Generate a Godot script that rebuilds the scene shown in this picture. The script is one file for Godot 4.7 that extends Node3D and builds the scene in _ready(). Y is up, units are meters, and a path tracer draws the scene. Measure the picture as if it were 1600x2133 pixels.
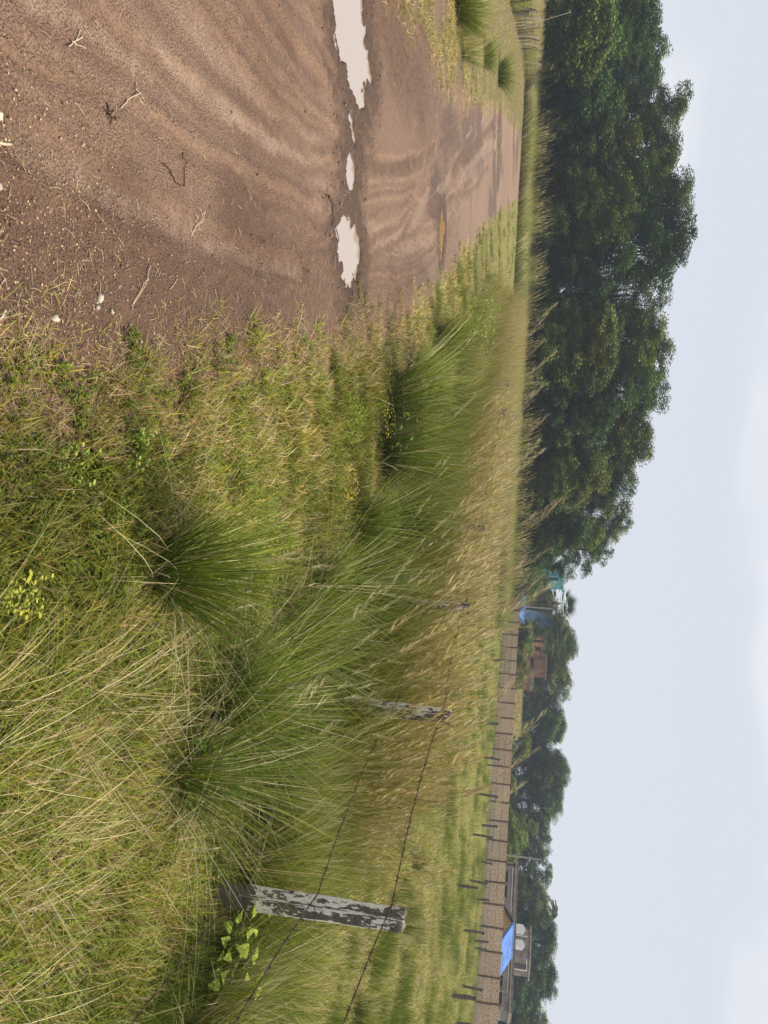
extends Node3D
# A muddy farm track with a puddle, a concrete-post wire fence in tall grass, a field, a panel wall, houses and trees.

var rng := RandomNumberGenerator.new()
var used := {}
var M := {}
var n_low := FastNoiseLite.new()
var n_mid := FastNoiseLite.new()
var n_fine := FastNoiseLite.new()
var n_clod := FastNoiseLite.new()

# ---------------------------------------------------------------- naming
func numbered(called: String) -> String:
	var k: int = used.get(called, -1) + 1
	used[called] = k
	return called if k == 0 else "%s_%03d" % [called, k]

func thing(called: String, label: String, category: String, at := Vector3.ZERO, turn := 0.0, group := "") -> Node3D:
	var o := Node3D.new()
	o.name = numbered(called)
	add_child(o)
	o.position = at
	o.rotation.y = turn
	tag(o, label, category, group)
	return o

func tag(o: Node, label: String, category := "", group := "", kind := "") -> Node:
	if label: o.set_meta("label", label)
	if category: o.set_meta("category", category)
	if group: o.set_meta("group", group)
	if kind: o.set_meta("kind", kind)
	return o

func part(called: String, mesh: Mesh, m: Material, parent: Node, at := Vector3.ZERO, turn := 0.0) -> MeshInstance3D:
	var o := MeshInstance3D.new()
	o.mesh = mesh
	o.material_override = m
	o.position = at
	o.rotation.y = turn
	o.name = numbered(called) if parent == self else called
	parent.add_child(o, true)
	if parent != self:
		o.name = rename(parent, called, o)
	return o

func rename(parent: Node, called: String, o: Node) -> String:
	var key := str(parent.get_instance_id()) + called
	var k: int = used.get(key, -1) + 1
	used[key] = k
	return called if k == 0 else "%s_%03d" % [called, k]

func structure(called: String, mesh: Mesh, m: Material, label := "") -> MeshInstance3D:
	var o := part(called, mesh, m, self)
	tag(o, label, "", "", "structure")
	return o

func copy(o: Node3D, called: String, at: Vector3, turn: float, label: String, grow := Vector3.ONE) -> Node3D:
	var c: Node3D = o.duplicate()
	c.name = numbered(called)
	add_child(c)
	c.position = at
	c.rotation = Vector3(0, turn, 0)
	c.scale = grow
	c.set_meta("label", label)
	return c

# ---------------------------------------------------------------- mesh builder
class MB:
	var v := PackedVector3Array()
	var n := PackedVector3Array()
	var c := PackedColorArray()
	var u := PackedVector2Array()
	var i := PackedInt32Array()
	func quad(a: Vector3, b: Vector3, d: Vector3, e: Vector3, col := Color.WHITE, us := 1.0, vs := 1.0) -> void:
		var k := v.size()
		var nn := (b - a).cross(e - a).normalized()
		v.append_array([a, b, d, e])
		n.append_array([nn, nn, nn, nn])
		c.append_array([col, col, col, col])
		u.append_array([Vector2(0, vs), Vector2(us, vs), Vector2(us, 0), Vector2(0, 0)])
		i.append_array([k, k + 2, k + 1, k, k + 3, k + 2])
	func tri(a: Vector3, b: Vector3, d: Vector3, col := Color.WHITE) -> void:
		var k := v.size()
		var nn := (b - a).cross(d - a).normalized()
		v.append_array([a, b, d])
		n.append_array([nn, nn, nn])
		c.append_array([col, col, col])
		u.append_array([Vector2(0, 1), Vector2(1, 1), Vector2(0.5, 0)])
		i.append_array([k, k + 2, k + 1])
	func box(at: Vector3, s: Vector3, b := Basis(), col := Color.WHITE) -> void:
		var h := s * 0.5
		var p := []
		for z in [-1, 1]:
			for y in [-1, 1]:
				for x in [-1, 1]:
					p.append(at + b * Vector3(x * h.x, y * h.y, z * h.z))
		quad(p[4], p[5], p[7], p[6], col)
		quad(p[1], p[0], p[2], p[3], col)
		quad(p[5], p[1], p[3], p[7], col)
		quad(p[0], p[4], p[6], p[2], col)
		quad(p[6], p[7], p[3], p[2], col)
		quad(p[0], p[1], p[5], p[4], col)
	func tube(pts: PackedVector3Array, radii: PackedFloat32Array, sides := 6, col := Color.WHITE, col2 := Color(-1, 0, 0)) -> void:
		var k := v.size()
		var m := pts.size()
		for j in m:
			var t := (pts[mini(j + 1, m - 1)] - pts[maxi(j - 1, 0)]).normalized()
			var s := t.cross(Vector3.UP if absf(t.y) < 0.9 else Vector3.RIGHT).normalized()
			var w := s.cross(t)
			var cc := col if col2.r < 0 else col.lerp(col2, j / float(m - 1))
			for q in sides:
				var a := TAU * q / sides
				var d := s * cos(a) + w * sin(a)
				v.append(pts[j] + d * radii[j])
				n.append(d)
				c.append(cc)
				u.append(Vector2(q / float(sides), j / float(m - 1)))
		for j in m - 1:
			for q in sides:
				var a := k + j * sides + q
				var b := k + j * sides + (q + 1) % sides
				i.append_array([a, b, a + sides, b, b + sides, a + sides])
		for e in [0, m - 1]:
			var cc := col if col2.r < 0 or e == 0 else col2
			var o := v.size()
			var t := (pts[1] - pts[0]) if e == 0 else (pts[m - 1] - pts[m - 2])
			t = (-t if e == 0 else t).normalized()
			for q in sides:
				v.append(v[k + e * sides + q])
				n.append(t)
				c.append(cc)
				u.append(Vector2(0.5, 0.5))
			for q in range(1, sides - 1):
				if e == 0: i.append_array([o, o + q + 1, o + q])
				else: i.append_array([o, o + q, o + q + 1])
	# a flat tapering ribbon along points
	func ribbon(pts: Array, side: Vector3, w: float, tip: float, c0: Color, c1: Color, nn := Vector3.ZERO) -> void:
		var k := v.size()
		var m := pts.size()
		for j in m:
			var t := j / float(m - 1)
			var ww := w * (1.0 - (1.0 - tip) * pow(t, 1.6)) * 0.5
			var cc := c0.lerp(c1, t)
			v.append(pts[j] - side * ww)
			v.append(pts[j] + side * ww)
			c.append(cc)
			c.append(cc)
		for j in m - 1:
			var a := k + j * 2
			i.append_array([a, a + 2, a + 1, a + 1, a + 2, a + 3])
	func mesh() -> ArrayMesh:
		var arr := []
		arr.resize(Mesh.ARRAY_MAX)
		arr[Mesh.ARRAY_VERTEX] = v
		if n.size() == v.size(): arr[Mesh.ARRAY_NORMAL] = n
		if c.size() == v.size(): arr[Mesh.ARRAY_COLOR] = c
		if u.size() == v.size(): arr[Mesh.ARRAY_TEX_UV] = u
		arr[Mesh.ARRAY_INDEX] = i
		var me := ArrayMesh.new()
		me.add_surface_from_arrays(Mesh.PRIMITIVE_TRIANGLES, arr)
		return me

func box_mesh(s: Vector3) -> ArrayMesh:
	var b := MB.new()
	b.box(Vector3.ZERO, s)
	return b.mesh()

# ---------------------------------------------------------------- materials
func ramp(cols: Array, at: Array) -> Gradient:
	var g := Gradient.new()
	g.offsets = PackedFloat32Array(at)
	g.colors = PackedColorArray(cols)
	return g

func noise_tex(sd: int, freq: float, cols: Array, at: Array, size := 512, octaves := 5, kind := FastNoiseLite.TYPE_SIMPLEX_SMOOTH) -> NoiseTexture2D:
	var n := FastNoiseLite.new()
	n.seed = sd
	n.noise_type = kind
	n.frequency = freq
	n.fractal_octaves = octaves
	var t := NoiseTexture2D.new()
	t.width = size
	t.height = size
	t.seamless = true
	t.noise = n
	t.color_ramp = ramp(cols, at)
	return t

func lin(r: float, g: float, b: float) -> Color:
	return Color(r, g, b).linear_to_srgb()

func grey(x: float) -> Color:
	return Color(x, x, x)

func mat(c: Color, rough := 0.85, tex: Texture2D = null, tiles := Vector3.ONE, bump: Texture2D = null, depth := 1.0) -> StandardMaterial3D:
	var m := StandardMaterial3D.new()
	m.albedo_color = c
	m.roughness = rough
	m.metallic_specular = 0.35
	if tex or bump:
		m.uv1_triplanar = true
		m.uv1_world_triplanar = true
		m.uv1_scale = tiles
	if tex: m.albedo_texture = tex
	if bump:
		m.heightmap_enabled = true
		m.heightmap_texture = bump
		m.heightmap_scale = depth
	return m

func leafy(back := 0.7, rough := 0.55) -> StandardMaterial3D:
	var m := StandardMaterial3D.new()
	m.vertex_color_use_as_albedo = true
	m.roughness = rough
	m.metallic_specular = 0.22
	m.cull_mode = BaseMaterial3D.CULL_DISABLED
	m.backlight_enabled = true
	m.backlight = Color(back, back, back * 0.75)
	return m

# ---------------------------------------------------------------- lie of the land
const RIGHT_Z := [6.0, -1.0, -2.1, -2.6, -3.45, -4.05, -4.9, -6.2, -8.2, -12.0, -15.5, -21.5, -35.5, -59.0, -66.0, -110.0]
const RIGHT_X := [1.2, -0.2, -0.45, -0.56, -0.8, -1.0, -1.2, -1.55, -2.2, -3.6, -5.2, -8.15, -14.5, -24.5, -29.0, -60.0]
const LEFT_Z := [6.0, -1.0, -7.3, -8.7, -10.8, -14.0, -19.5, -29.4, -36.6, -54.0, -60.0, -63.0, -110.0]
const LEFT_X := [-5.5, -5.5, -5.0, -5.55, -6.2, -7.5, -10.2, -15.4, -18.4, -27.0, -27.0, -20.0, -20.0]
const FENCE_Z := [6.0, -1.6, -4.09, -6.7, -8.78, -11.2, -13.6, -15.6, -17.3, -19.2, -22.5, -29.0, -42.7, -70.0]
const FENCE_X := [2.1, 2.15, 2.18, 1.72, 1.03, 0.2, -0.75, -1.6, -2.35, -3.3, -5.2, -7.6, -10.9, -18.0]

func along(zs: Array, xs: Array, z: float) -> float:
	for k in range(1, zs.size()):
		if z >= zs[k]:
			var t: float = (z - zs[k - 1]) / (zs[k] - zs[k - 1])
			return lerpf(xs[k - 1], xs[k], maxf(t, 0.0))
	return xs[xs.size() - 1]

func road_sd(x: float, z: float) -> float:   # positive on the mud
	return minf(x - along(LEFT_Z, LEFT_X, z), along(RIGHT_Z, RIGHT_X, z) - x)

# tracks and wet hollows laid into a fine map of the mud
const TX := -19.0
const TZ := -34.0
const TC := 0.03
const TW := 667
const TH := 1100
var rut := PackedFloat32Array()
var pale := PackedFloat32Array()

func press(knots: Array, width: float, depth: float, light: float) -> void:
	var pts := []
	for k in knots.size() - 1:
		for j in 6: pts.append(knots[k].cubic_interpolate(knots[k + 1], knots[maxi(k - 1, 0)], knots[mini(k + 2, knots.size() - 1)], j / 6.0))
	pts.append(knots[-1])
	for k in pts.size() - 1:
		var a: Vector2 = pts[k]
		var b: Vector2 = pts[k + 1]
		var steps := int(a.distance_to(b) / 0.04) + 1
		for s in steps:
			var p := a.lerp(b, s / float(steps))
			p.x += n_mid.get_noise_2d(p.y * 0.5 + width * 70.0, 3.0) * 0.07
			var reach := width * 1.7
			for jz in range(maxi(int((p.y - reach - TZ) / TC), 0), mini(int((p.y + reach - TZ) / TC) + 1, TH)):
				for jx in range(maxi(int((p.x - reach - TX) / TC), 0), mini(int((p.x + reach - TX) / TC) + 1, TW)):
					var d := Vector2(TX + jx * TC, TZ + jz * TC).distance_to(p) / width
					if d > 1.7: continue
					var q := jz * TW + jx
					var cut := -depth * (1.0 - d * d * d * d) * (0.84 + 0.16 * cos(d * 11.0)) if d < 1.0 else depth * 0.55 * sin((d - 1.0) / 0.7 * PI)
					if d < 1.0: rut[q] = minf(rut[q], cut)
					elif rut[q] >= 0.0: rut[q] = maxf(rut[q], cut)
					pale[q] = maxf(pale[q], light * clampf(1.3 - d, 0.0, 1.0)) if light > 0.0 else minf(pale[q], light * clampf(1.3 - d, 0.0, 1.0))

func at_map(map: PackedFloat32Array, x: float, z: float) -> float:
	var jx := int((x - TX) / TC)
	var jz := int((z - TZ) / TC)
	if jx < 0 or jz < 0 or jx >= TW or jz >= TH: return 0.0
	return map[jz * TW + jx]

# puddles: outline on the ground, water level, water colour
var puddles := [
	[PackedVector2Array([Vector2(-4.9, -5.2), Vector2(-3.95, -5.55), Vector2(-3.62, -5.75), Vector2(-3.55, -6.2), Vector2(-3.5, -6.45), Vector2(-3.68, -6.98), Vector2(-3.82, -6.9), Vector2(-4.12, -7.22), Vector2(-4.3, -7.0), Vector2(-4.4, -6.65), Vector2(-5.1, -6.3)]), -0.042, "wide"],
	[PackedVector2Array([Vector2(-3.42, -6.3), Vector2(-3.2, -6.45), Vector2(-3.18, -6.75), Vector2(-3.32, -6.7), Vector2(-3.46, -6.5)]), -0.042, "narrow"],
	[PackedVector2Array([Vector2(-3.03, -6.28), Vector2(-2.78, -6.3), Vector2(-2.64, -6.5), Vector2(-2.78, -6.72), Vector2(-3.05, -6.75), Vector2(-3.13, -6.5)]), -0.042, "middle"],
	[PackedVector2Array([Vector2(-2.44, -6.2), Vector2(-2.28, -6.1), Vector2(-2.12, -6.25), Vector2(-1.98, -6.4), Vector2(-2.0, -6.75), Vector2(-2.15, -6.98), Vector2(-2.4, -7.1), Vector2(-2.58, -6.95), Vector2(-2.55, -6.5)]), -0.042, "right"],
	[PackedVector2Array([Vector2(-5.1, -12.9), Vector2(-4.75, -12.7), Vector2(-4.42, -13.1), Vector2(-4.5, -13.45), Vector2(-4.7, -13.55), Vector2(-5.15, -13.6), Vector2(-5.3, -13.2)]), -0.042, "brown"],
	[PackedVector2Array([Vector2(-15.2, -28.2), Vector2(-13.9, -27.9), Vector2(-12.8, -29.5), Vector2(-13.2, -30.6), Vector2(-14.2, -30.8), Vector2(-15.0, -30.0)]), -0.042, "far"],
]

func edge_distance(poly: PackedVector2Array, p: Vector2) -> float:   # negative inside
	var d := 1e9
	for k in poly.size():
		d = minf(d, p.distance_to(Geometry2D.get_closest_point_to_segment(p, poly[k], poly[(k + 1) % poly.size()])))
	return -d if Geometry2D.is_point_in_polygon(p, poly) else d

func wetness(x: float, z: float) -> float:   # distance to the nearest puddle's edge
	if x > -1.0 or x < -17.0 or z > -4.0 or z < -33.0: return 9.0
	var d := 9.0
	var rag := 0.13 * n_mid.get_noise_2d(x * 2.2, z * 2.2) + 0.07 * n_fine.get_noise_2d(x * 0.6, z * 0.6) + 0.06 * n_clod.get_noise_2d(x, z)
	for p in puddles:
		var c: Vector2 = p[0][0]
		if Vector2(x, z).distance_to(c) < 4.0:
			d = minf(d, edge_distance(p[0], Vector2(x, z)) + rag)
	return d

func clods(x: float, z: float, sd: float) -> float:   # how rough the mud is
	var right := 1.0 - smoothstep(0.2, 1.3, sd) if z > -16.0 else 0.2
	var patch := smoothstep(0.0, 0.35, n_low.get_noise_2d(x * 2.3, z * 2.3) + 0.08)
	var left := smoothstep(-6.8, -8.0, z) * smoothstep(-4.0, -5.2, x) if z > -15.0 else 0.0
	return clampf(right * 0.55 + patch * 0.25 + left * 0.4, 0.05, 1.0)

func ground_y(x: float, z: float) -> float:
	var y := n_low.get_noise_2d(x * 0.5, z * 0.5) * 0.05
	var sd := road_sd(x, z) + n_mid.get_noise_2d(x, z) * 0.25
	var r := smoothstep(-0.3, 0.35, sd)
	if r <= 0.0: return y
	y *= 1.0 - 0.7 * r
	y -= 0.02 * r
	if z < -50.0: return y
	var w := wetness(x, z)
	var rough := clods(x, z, sd)
	rough = maxf(rough, 0.9 * (1.0 - smoothstep(0.0, 0.55, absf(w - 0.12))))
	if z > -34.0 and x > -19.0:
		y += at_map(rut, x, z) * r * smoothstep(-0.05, 0.3, w)
	var c := n_clod.get_noise_2d(x, z)
	var f := n_fine.get_noise_2d(x, z)
	y += r * (rough * (0.026 * maxf(c, -0.3) + 0.022 * f) + 0.007 * f)
	if w < 0.6:
		y = lerpf(y, -0.020 + 0.028 * f * (1.0 - smoothstep(0.3, 0.6, w)) + 0.012 * c, 1.0 - smoothstep(0.1, 0.6, w))
		if w < 0.03: y -= 0.055 * smoothstep(0.03, -0.12, w)
	return y

func mud_color(x: float, z: float, sd: float, y: float) -> Color:
	var dark := Color(0.200, 0.119, 0.078)
	var mid := Color(0.322, 0.205, 0.142)
	var light := Color(0.415, 0.288, 0.212)
	var w := wetness(x, z)
	var rough := clods(x, z, sd)
	var t := clampf(1.0 - rough * 1.25 + n_low.get_noise_2d(x + 30.0, z) * 0.5 + n_mid.get_noise_2d(x * 0.7, z * 0.7) * 0.3, 0.0, 1.0)
	var c := dark.lerp(mid, t)
	var grit := smoothstep(0.35, 0.0, sd - 0.45 + n_mid.get_noise_2d(x * 0.8, z * 0.8) * 0.35) * smoothstep(-6.5, -4.0, z)
	c = c.lerp(Color(0.162, 0.093, 0.062), grit * 0.85)
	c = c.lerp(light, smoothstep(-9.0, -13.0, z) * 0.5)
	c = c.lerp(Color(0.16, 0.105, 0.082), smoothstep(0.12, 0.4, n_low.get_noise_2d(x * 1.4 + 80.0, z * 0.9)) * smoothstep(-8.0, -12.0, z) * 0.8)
	if z > -34.0 and x > -19.0:
		var p := at_map(pale, x, z)
		p = signf(p) * smoothstep(0.12, 0.62, absf(p) + n_fine.get_noise_2d(x * 0.6, z * 0.6) * 0.12) * 0.8
		c = c.lerp(light if p > 0.0 else dark, clampf(absf(p) * (1.0 + n_mid.get_noise_2d(x * 2.0, z * 2.0) * 0.8), 0.0, 1.0))
	if w < 0.7:
		c = c.lerp(Color(0.120, 0.075, 0.054), 0.9 * (1.0 - smoothstep(0.06, 0.5, w + 0.15 * n_fine.get_noise_2d(x * 0.5, z * 0.5))))
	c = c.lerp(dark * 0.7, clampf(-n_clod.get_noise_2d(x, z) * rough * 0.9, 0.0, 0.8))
	return c

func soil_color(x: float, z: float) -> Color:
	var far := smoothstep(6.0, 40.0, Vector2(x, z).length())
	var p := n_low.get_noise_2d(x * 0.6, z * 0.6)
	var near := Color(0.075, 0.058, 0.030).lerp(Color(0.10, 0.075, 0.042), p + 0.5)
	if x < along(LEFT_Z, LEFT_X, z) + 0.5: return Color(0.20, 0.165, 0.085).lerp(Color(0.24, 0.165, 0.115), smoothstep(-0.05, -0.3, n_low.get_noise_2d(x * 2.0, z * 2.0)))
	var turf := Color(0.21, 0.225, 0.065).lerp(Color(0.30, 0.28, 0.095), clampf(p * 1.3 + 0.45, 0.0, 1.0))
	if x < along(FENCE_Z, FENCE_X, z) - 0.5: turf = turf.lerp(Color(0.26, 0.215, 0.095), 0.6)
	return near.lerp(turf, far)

func grid_line(spans: Array) -> PackedFloat32Array:   # [from, to, step] spans
	var a := PackedFloat32Array()
	for s in spans:
		var n := int(round(absf(s[1] - s[0]) / s[2]))
		for k in n: a.append(lerpf(s[0], s[1], k / float(n)))
	a.append(spans[-1][1])
	return a

func build_ground() -> void:
	var xs := grid_line([[-420.0, -120.0, 60.0], [-120.0, -40.0, 8.0], [-40.0, -14.0, 0.4], [-14.0, -8.0, 0.1], [-8.0, -5.0, 0.05], [-5.0, 0.2, 0.025], [0.2, 4.0, 0.12], [4.0, 14.0, 0.5], [14.0, 70.0, 3.5], [70.0, 150.0, 16.0], [150.0, 420.0, 54.0]])
	var zs := grid_line([[60.0, 0.0, 6.0], [0.0, -1.4, 0.14], [-1.4, -7.6, 0.025], [-7.6, -15.0, 0.06], [-15.0, -31.0, 0.16], [-31.0, -70.0, 0.6], [-70.0, -130.0, 5.0], [-130.0, -600.0, 47.0]])
	var W := xs.size()
	var H := zs.size()
	var v := PackedVector3Array()
	var nn := PackedVector3Array()
	var c := PackedColorArray()
	var mud := PackedByteArray()
	v.resize(W * H)
	nn.resize(W * H)
	c.resize(W * H)
	mud.resize(W * H)
	for j in H:
		var z := zs[j]
		for i in W:
			var x := xs[i]
			var y := ground_y(x, z)
			var sd := road_sd(x, z)
			var is_mud := sd + n_mid.get_noise_2d(x, z) * 0.25 + n_fine.get_noise_2d(x * 0.5, z * 0.5) * 0.12 > 0.0
			var k := j * W + i
			v[k] = Vector3(x, y, z)
			mud[k] = 1 if is_mud else 0
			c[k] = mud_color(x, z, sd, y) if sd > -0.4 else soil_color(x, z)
	for j in H:
		for i in W:
			var a := v[j * W + maxi(i - 1, 0)]
			var b := v[j * W + mini(i + 1, W - 1)]
			var d := v[maxi(j - 1, 0) * W + i]
			var e := v[mini(j + 1, H - 1) * W + i]
			nn[j * W + i] = (d - e).cross(b - a).normalized()
	var lists := [PackedInt32Array(), PackedInt32Array()]
	for j in H - 1:
		for i in W - 1:
			var k := j * W + i
			lists[mud[k]].append_array([k, k + W, k + 1, k + 1, k + W, k + W + 1])
	for which in 2:
		var remap := PackedInt32Array()
		remap.resize(W * H)
		remap.fill(-1)
		var b := MB.new()
		for k in lists[which]:
			if remap[k] < 0:
				remap[k] = b.v.size()
				b.v.append(v[k])
				b.n.append(nn[k])
				b.c.append(c[k])
			b.i.append(remap[k])
		structure("ground" if which == 0 else "dirt_road", b.mesh(), M.soil if which == 0 else M.mud, "grassy soil of the verge and field" if which == 0 else "brown muddy dirt track with tyre ruts curving away to the left")

# ---------------------------------------------------------------- grass meshes
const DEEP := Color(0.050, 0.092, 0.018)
const GREEN := Color(0.135, 0.200, 0.026)
const LIME := Color(0.310, 0.330, 0.058)
const STRAW := Color(0.560, 0.495, 0.275)
const TAN := Color(0.500, 0.450, 0.295)
const ROSE := Color(0.400, 0.315, 0.230)

func blade(b: MB, at: Vector3, dir: float, length: float, tilt: float, droop: float, w: float, segs: int, c0: Color, c1: Color, lean := Vector2.ZERO) -> void:
	var d := Vector3(cos(dir), 0, sin(dir))
	var l := Vector3(lean.x, 0, lean.y)
	var pts := []
	for j in segs + 1:
		var t := j / float(segs)
		var out := tilt * t + droop * t * t
		pts.append(at + d * (length * out) + l * (length * t * t) + Vector3.UP * (length * t * (1.0 - 0.42 * (tilt * tilt + droop * droop * t))))
	var tw := dir + PI / 2 + rng.randf_range(-0.9, 0.9)
	b.ribbon(pts, Vector3(cos(tw), 0, sin(tw)), w, 0.08, c0, c1)

func turf_mesh(n: int, r: float, lo: float, hi: float, w: float, tilt: float, cols: Array) -> ArrayMesh:
	var b := MB.new()
	for k in n:
		var a := rng.randf() * TAU
		var q := r * sqrt(rng.randf())
		var c: Color = cols[rng.randi() % cols.size()]
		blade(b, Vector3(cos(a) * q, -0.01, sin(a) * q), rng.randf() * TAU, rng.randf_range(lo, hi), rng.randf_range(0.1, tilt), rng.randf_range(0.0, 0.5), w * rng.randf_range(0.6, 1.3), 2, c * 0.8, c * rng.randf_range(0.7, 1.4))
	return b.mesh()

func tussock_mesh(n: int, r: float, lo: float, hi: float, w: float, spread: float, lean: Vector2, dry: float, segs := 4) -> ArrayMesh:
	var b := MB.new()
	for k in n:
		var a := rng.randf() * TAU
		var q := sqrt(rng.randf())
		var d := a + rng.randf_range(-0.7, 0.7)
		var pick := rng.randf()
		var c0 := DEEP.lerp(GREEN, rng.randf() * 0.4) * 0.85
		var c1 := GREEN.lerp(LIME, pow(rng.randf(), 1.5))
		if pick < dry:
			c0 = TAN * 0.8
			c1 = STRAW.lerp(TAN, rng.randf())
		var tone := rng.randf_range(0.55, 1.55)  # random tone of each blade
		if rng.randf() < 0.09:                        # bent over or broken, mostly dead
			blade(b, Vector3(cos(a) * q * r, -0.03, sin(a) * q * r), rng.randf() * TAU, rng.randf_range(lo, hi) * 0.8, rng.randf_range(0.3, 1.1) * spread, rng.randf_range(0.6, 1.3), w, segs, TAN * 0.5, STRAW * rng.randf_range(0.5, 1.0), lean)
			continue
		c0 *= tone
		c1 *= tone
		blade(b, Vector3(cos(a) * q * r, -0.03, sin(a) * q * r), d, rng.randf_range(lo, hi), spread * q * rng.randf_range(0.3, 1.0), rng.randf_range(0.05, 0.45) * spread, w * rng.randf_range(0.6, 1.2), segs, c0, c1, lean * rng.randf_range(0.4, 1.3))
	return b.mesh()

# a stalk with a feathery head that bends over
func plume(b: MB, at: Vector3, lean: Vector3, length: float, head: float, full: int, w: float, c_stalk: Color, c_head: Color) -> void:
	var pts := []
	for j in 8:
		var t := j / 7.0
		pts.append(at + lean * (length * (0.35 * t + 0.65 * t * t)) + Vector3.UP * (length * t * (1.0 - 0.28 * lean.length() * t)))
	var side := lean.cross(Vector3.UP)
	side = side.normalized() if side.length() > 0.01 else Vector3.RIGHT
	var foot_c := GREEN.lerp(LIME, 0.5)
	b.ribbon(pts, side, w, 0.35, foot_c, c_stalk)
	b.ribbon(pts, (side.cross(Vector3.UP) + Vector3.UP * 0.3).normalized(), w, 0.35, foot_c, c_stalk)
	for k in full:
		var t := 1.0 - head / length * rng.randf()
		var f := t * 7.0
		var p: Vector3 = pts[int(minf(f, 6.0))].lerp(pts[int(minf(f, 6.0)) + 1], f - minf(floor(f), 6.0))
		var along_: Vector3 = (pts[7] - pts[5]).normalized()
		var out := Vector3(rng.randf_range(-1, 1), rng.randf_range(-1, 0.6), rng.randf_range(-1, 1)).normalized()
		var reach := head * rng.randf_range(0.15, 0.34) * (0.35 + 1.1 * (1.0 - t) * length / head)
		var tip := p + along_ * reach + out * reach * 0.33 + Vector3.DOWN * reach * 0.12
		var mid := p.lerp(tip, 0.5) + out * reach * 0.1
		b.ribbon([p, mid, tip], out.cross(along_).normalized(), w * 0.85, 0.3, c_head, c_head * rng.randf_range(0.9, 1.25))

func seeded_mesh(stalks: int, blades: int, r: float, lo: float, hi: float, w: float, full: int, lean: Vector2) -> ArrayMesh:
	var b := MB.new()
	for k in blades:
		var a := rng.randf() * TAU
		var q := sqrt(rng.randf())
		var c := GREEN.lerp(LIME, rng.randf())
		if rng.randf() < 0.3: c = STRAW.lerp(LIME, rng.randf() * 0.8)
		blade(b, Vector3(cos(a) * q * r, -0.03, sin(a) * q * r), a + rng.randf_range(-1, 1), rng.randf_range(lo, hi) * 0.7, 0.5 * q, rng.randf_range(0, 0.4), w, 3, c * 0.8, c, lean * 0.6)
	for k in stalks:
		var a := rng.randf() * TAU
		var q := sqrt(rng.randf())
		var l := Vector3(cos(a), 0, sin(a)) * 0.22 * q + Vector3(lean.x, 0, lean.y) * rng.randf_range(0.4, 1.4)
		plume(b, Vector3(cos(a) * q * r, -0.03, sin(a) * q * r), l, rng.randf_range(lo, hi), rng.randf_range(0.14, 0.3), full, w, STRAW.lerp(LIME, rng.randf() * 0.9), TAN.lerp(ROSE, rng.randf() * 0.7).lerp(STRAW.lerp(LIME, 0.35), rng.randf() * 0.85))
	return b.mesh()

func weed_mesh(n: int, r: float, h: float, leaf: float, c: Color) -> ArrayMesh:   # small leafy sprigs
	var b := MB.new()
	for k in n:
		var a := rng.randf() * TAU
		var q := r * sqrt(rng.randf())
		var base := Vector3(cos(a) * q, 0, sin(a) * q)
		var tip := base + Vector3(rng.randf_range(-0.4, 0.4) * h, h * rng.randf_range(0.6, 1.0), rng.randf_range(-0.4, 0.4) * h)
		b.ribbon([base, tip], Vector3.RIGHT, 0.002, 0.5, c * 0.5, c * 0.8)
		for q2 in 8:
			var p := base.lerp(tip, 0.25 + 0.75 * q2 / 7.0)
			leaf_shape(b, p, rng.randf() * TAU, leaf * rng.randf_range(0.7, 1.2), 0.42, rng.randf_range(-0.1, 0.7), c * rng.randf_range(0.75, 1.25))
	return b.mesh()

func leaf_shape(b: MB, p: Vector3, dir: float, l: float, wide: float, rise: float, c: Color) -> void:
	var d := Vector3(cos(dir), rise, sin(dir)).normalized()
	var s := Vector3(-sin(dir), 0, cos(dir))
	var up := s.cross(d)
	var k := b.v.size()
	b.v.append_array([p, p + d * l * 0.4 + s * l * wide * 0.5 + up * l * 0.08, p + d * l - Vector3.UP * l * 0.12, p + d * l * 0.4 - s * l * wide * 0.5 + up * l * 0.08, p + d * l * 0.5 - up * l * 0.03])
	b.c.append_array([c * 0.85, c, c, c, c * 0.9])
	b.i.append_array([k, k + 4, k + 1, k + 1, k + 4, k + 2, k + 2, k + 4, k + 3, k + 3, k + 4, k])

class Scatter:
	var buf := PackedFloat32Array()
	func put(p: Vector3, turn: float, s: Vector3, c: Color, lean := Vector2.ZERO) -> void:
		var b := Basis(Vector3.UP, turn) * Basis.from_scale(s)
		buf.append_array([b.x.x, b.y.x + lean.x, b.z.x, p.x, b.x.y, b.y.y, b.z.y, p.y, b.x.z, b.y.z + lean.y, b.z.z, p.z, c.r, c.g, c.b, 1.0])

func strew(called: String, mesh: Mesh, m: Material, s: Scatter, parent: Node, kind := "stuff") -> MultiMeshInstance3D:
	if s.buf.is_empty(): return null
	var mm := MultiMesh.new()
	mm.transform_format = MultiMesh.TRANSFORM_3D
	mm.use_colors = true
	mm.mesh = mesh
	mm.instance_count = s.buf.size() / 16
	mm.buffer = s.buf
	var o := MultiMeshInstance3D.new()
	o.multimesh = mm
	o.material_override = m
	o.name = numbered(called) if parent == self else called
	parent.add_child(o, true)
	if kind: o.set_meta("kind", kind)
	return o

func tint(lo: float, hi: float, warm := 0.0) -> Color:
	var v := rng.randf_range(lo, hi)
	var t := rng.randf_range(0.0, warm)
	return Color(v * (1.0 + t), v, v * (1.0 - 0.4 * t))

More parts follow.
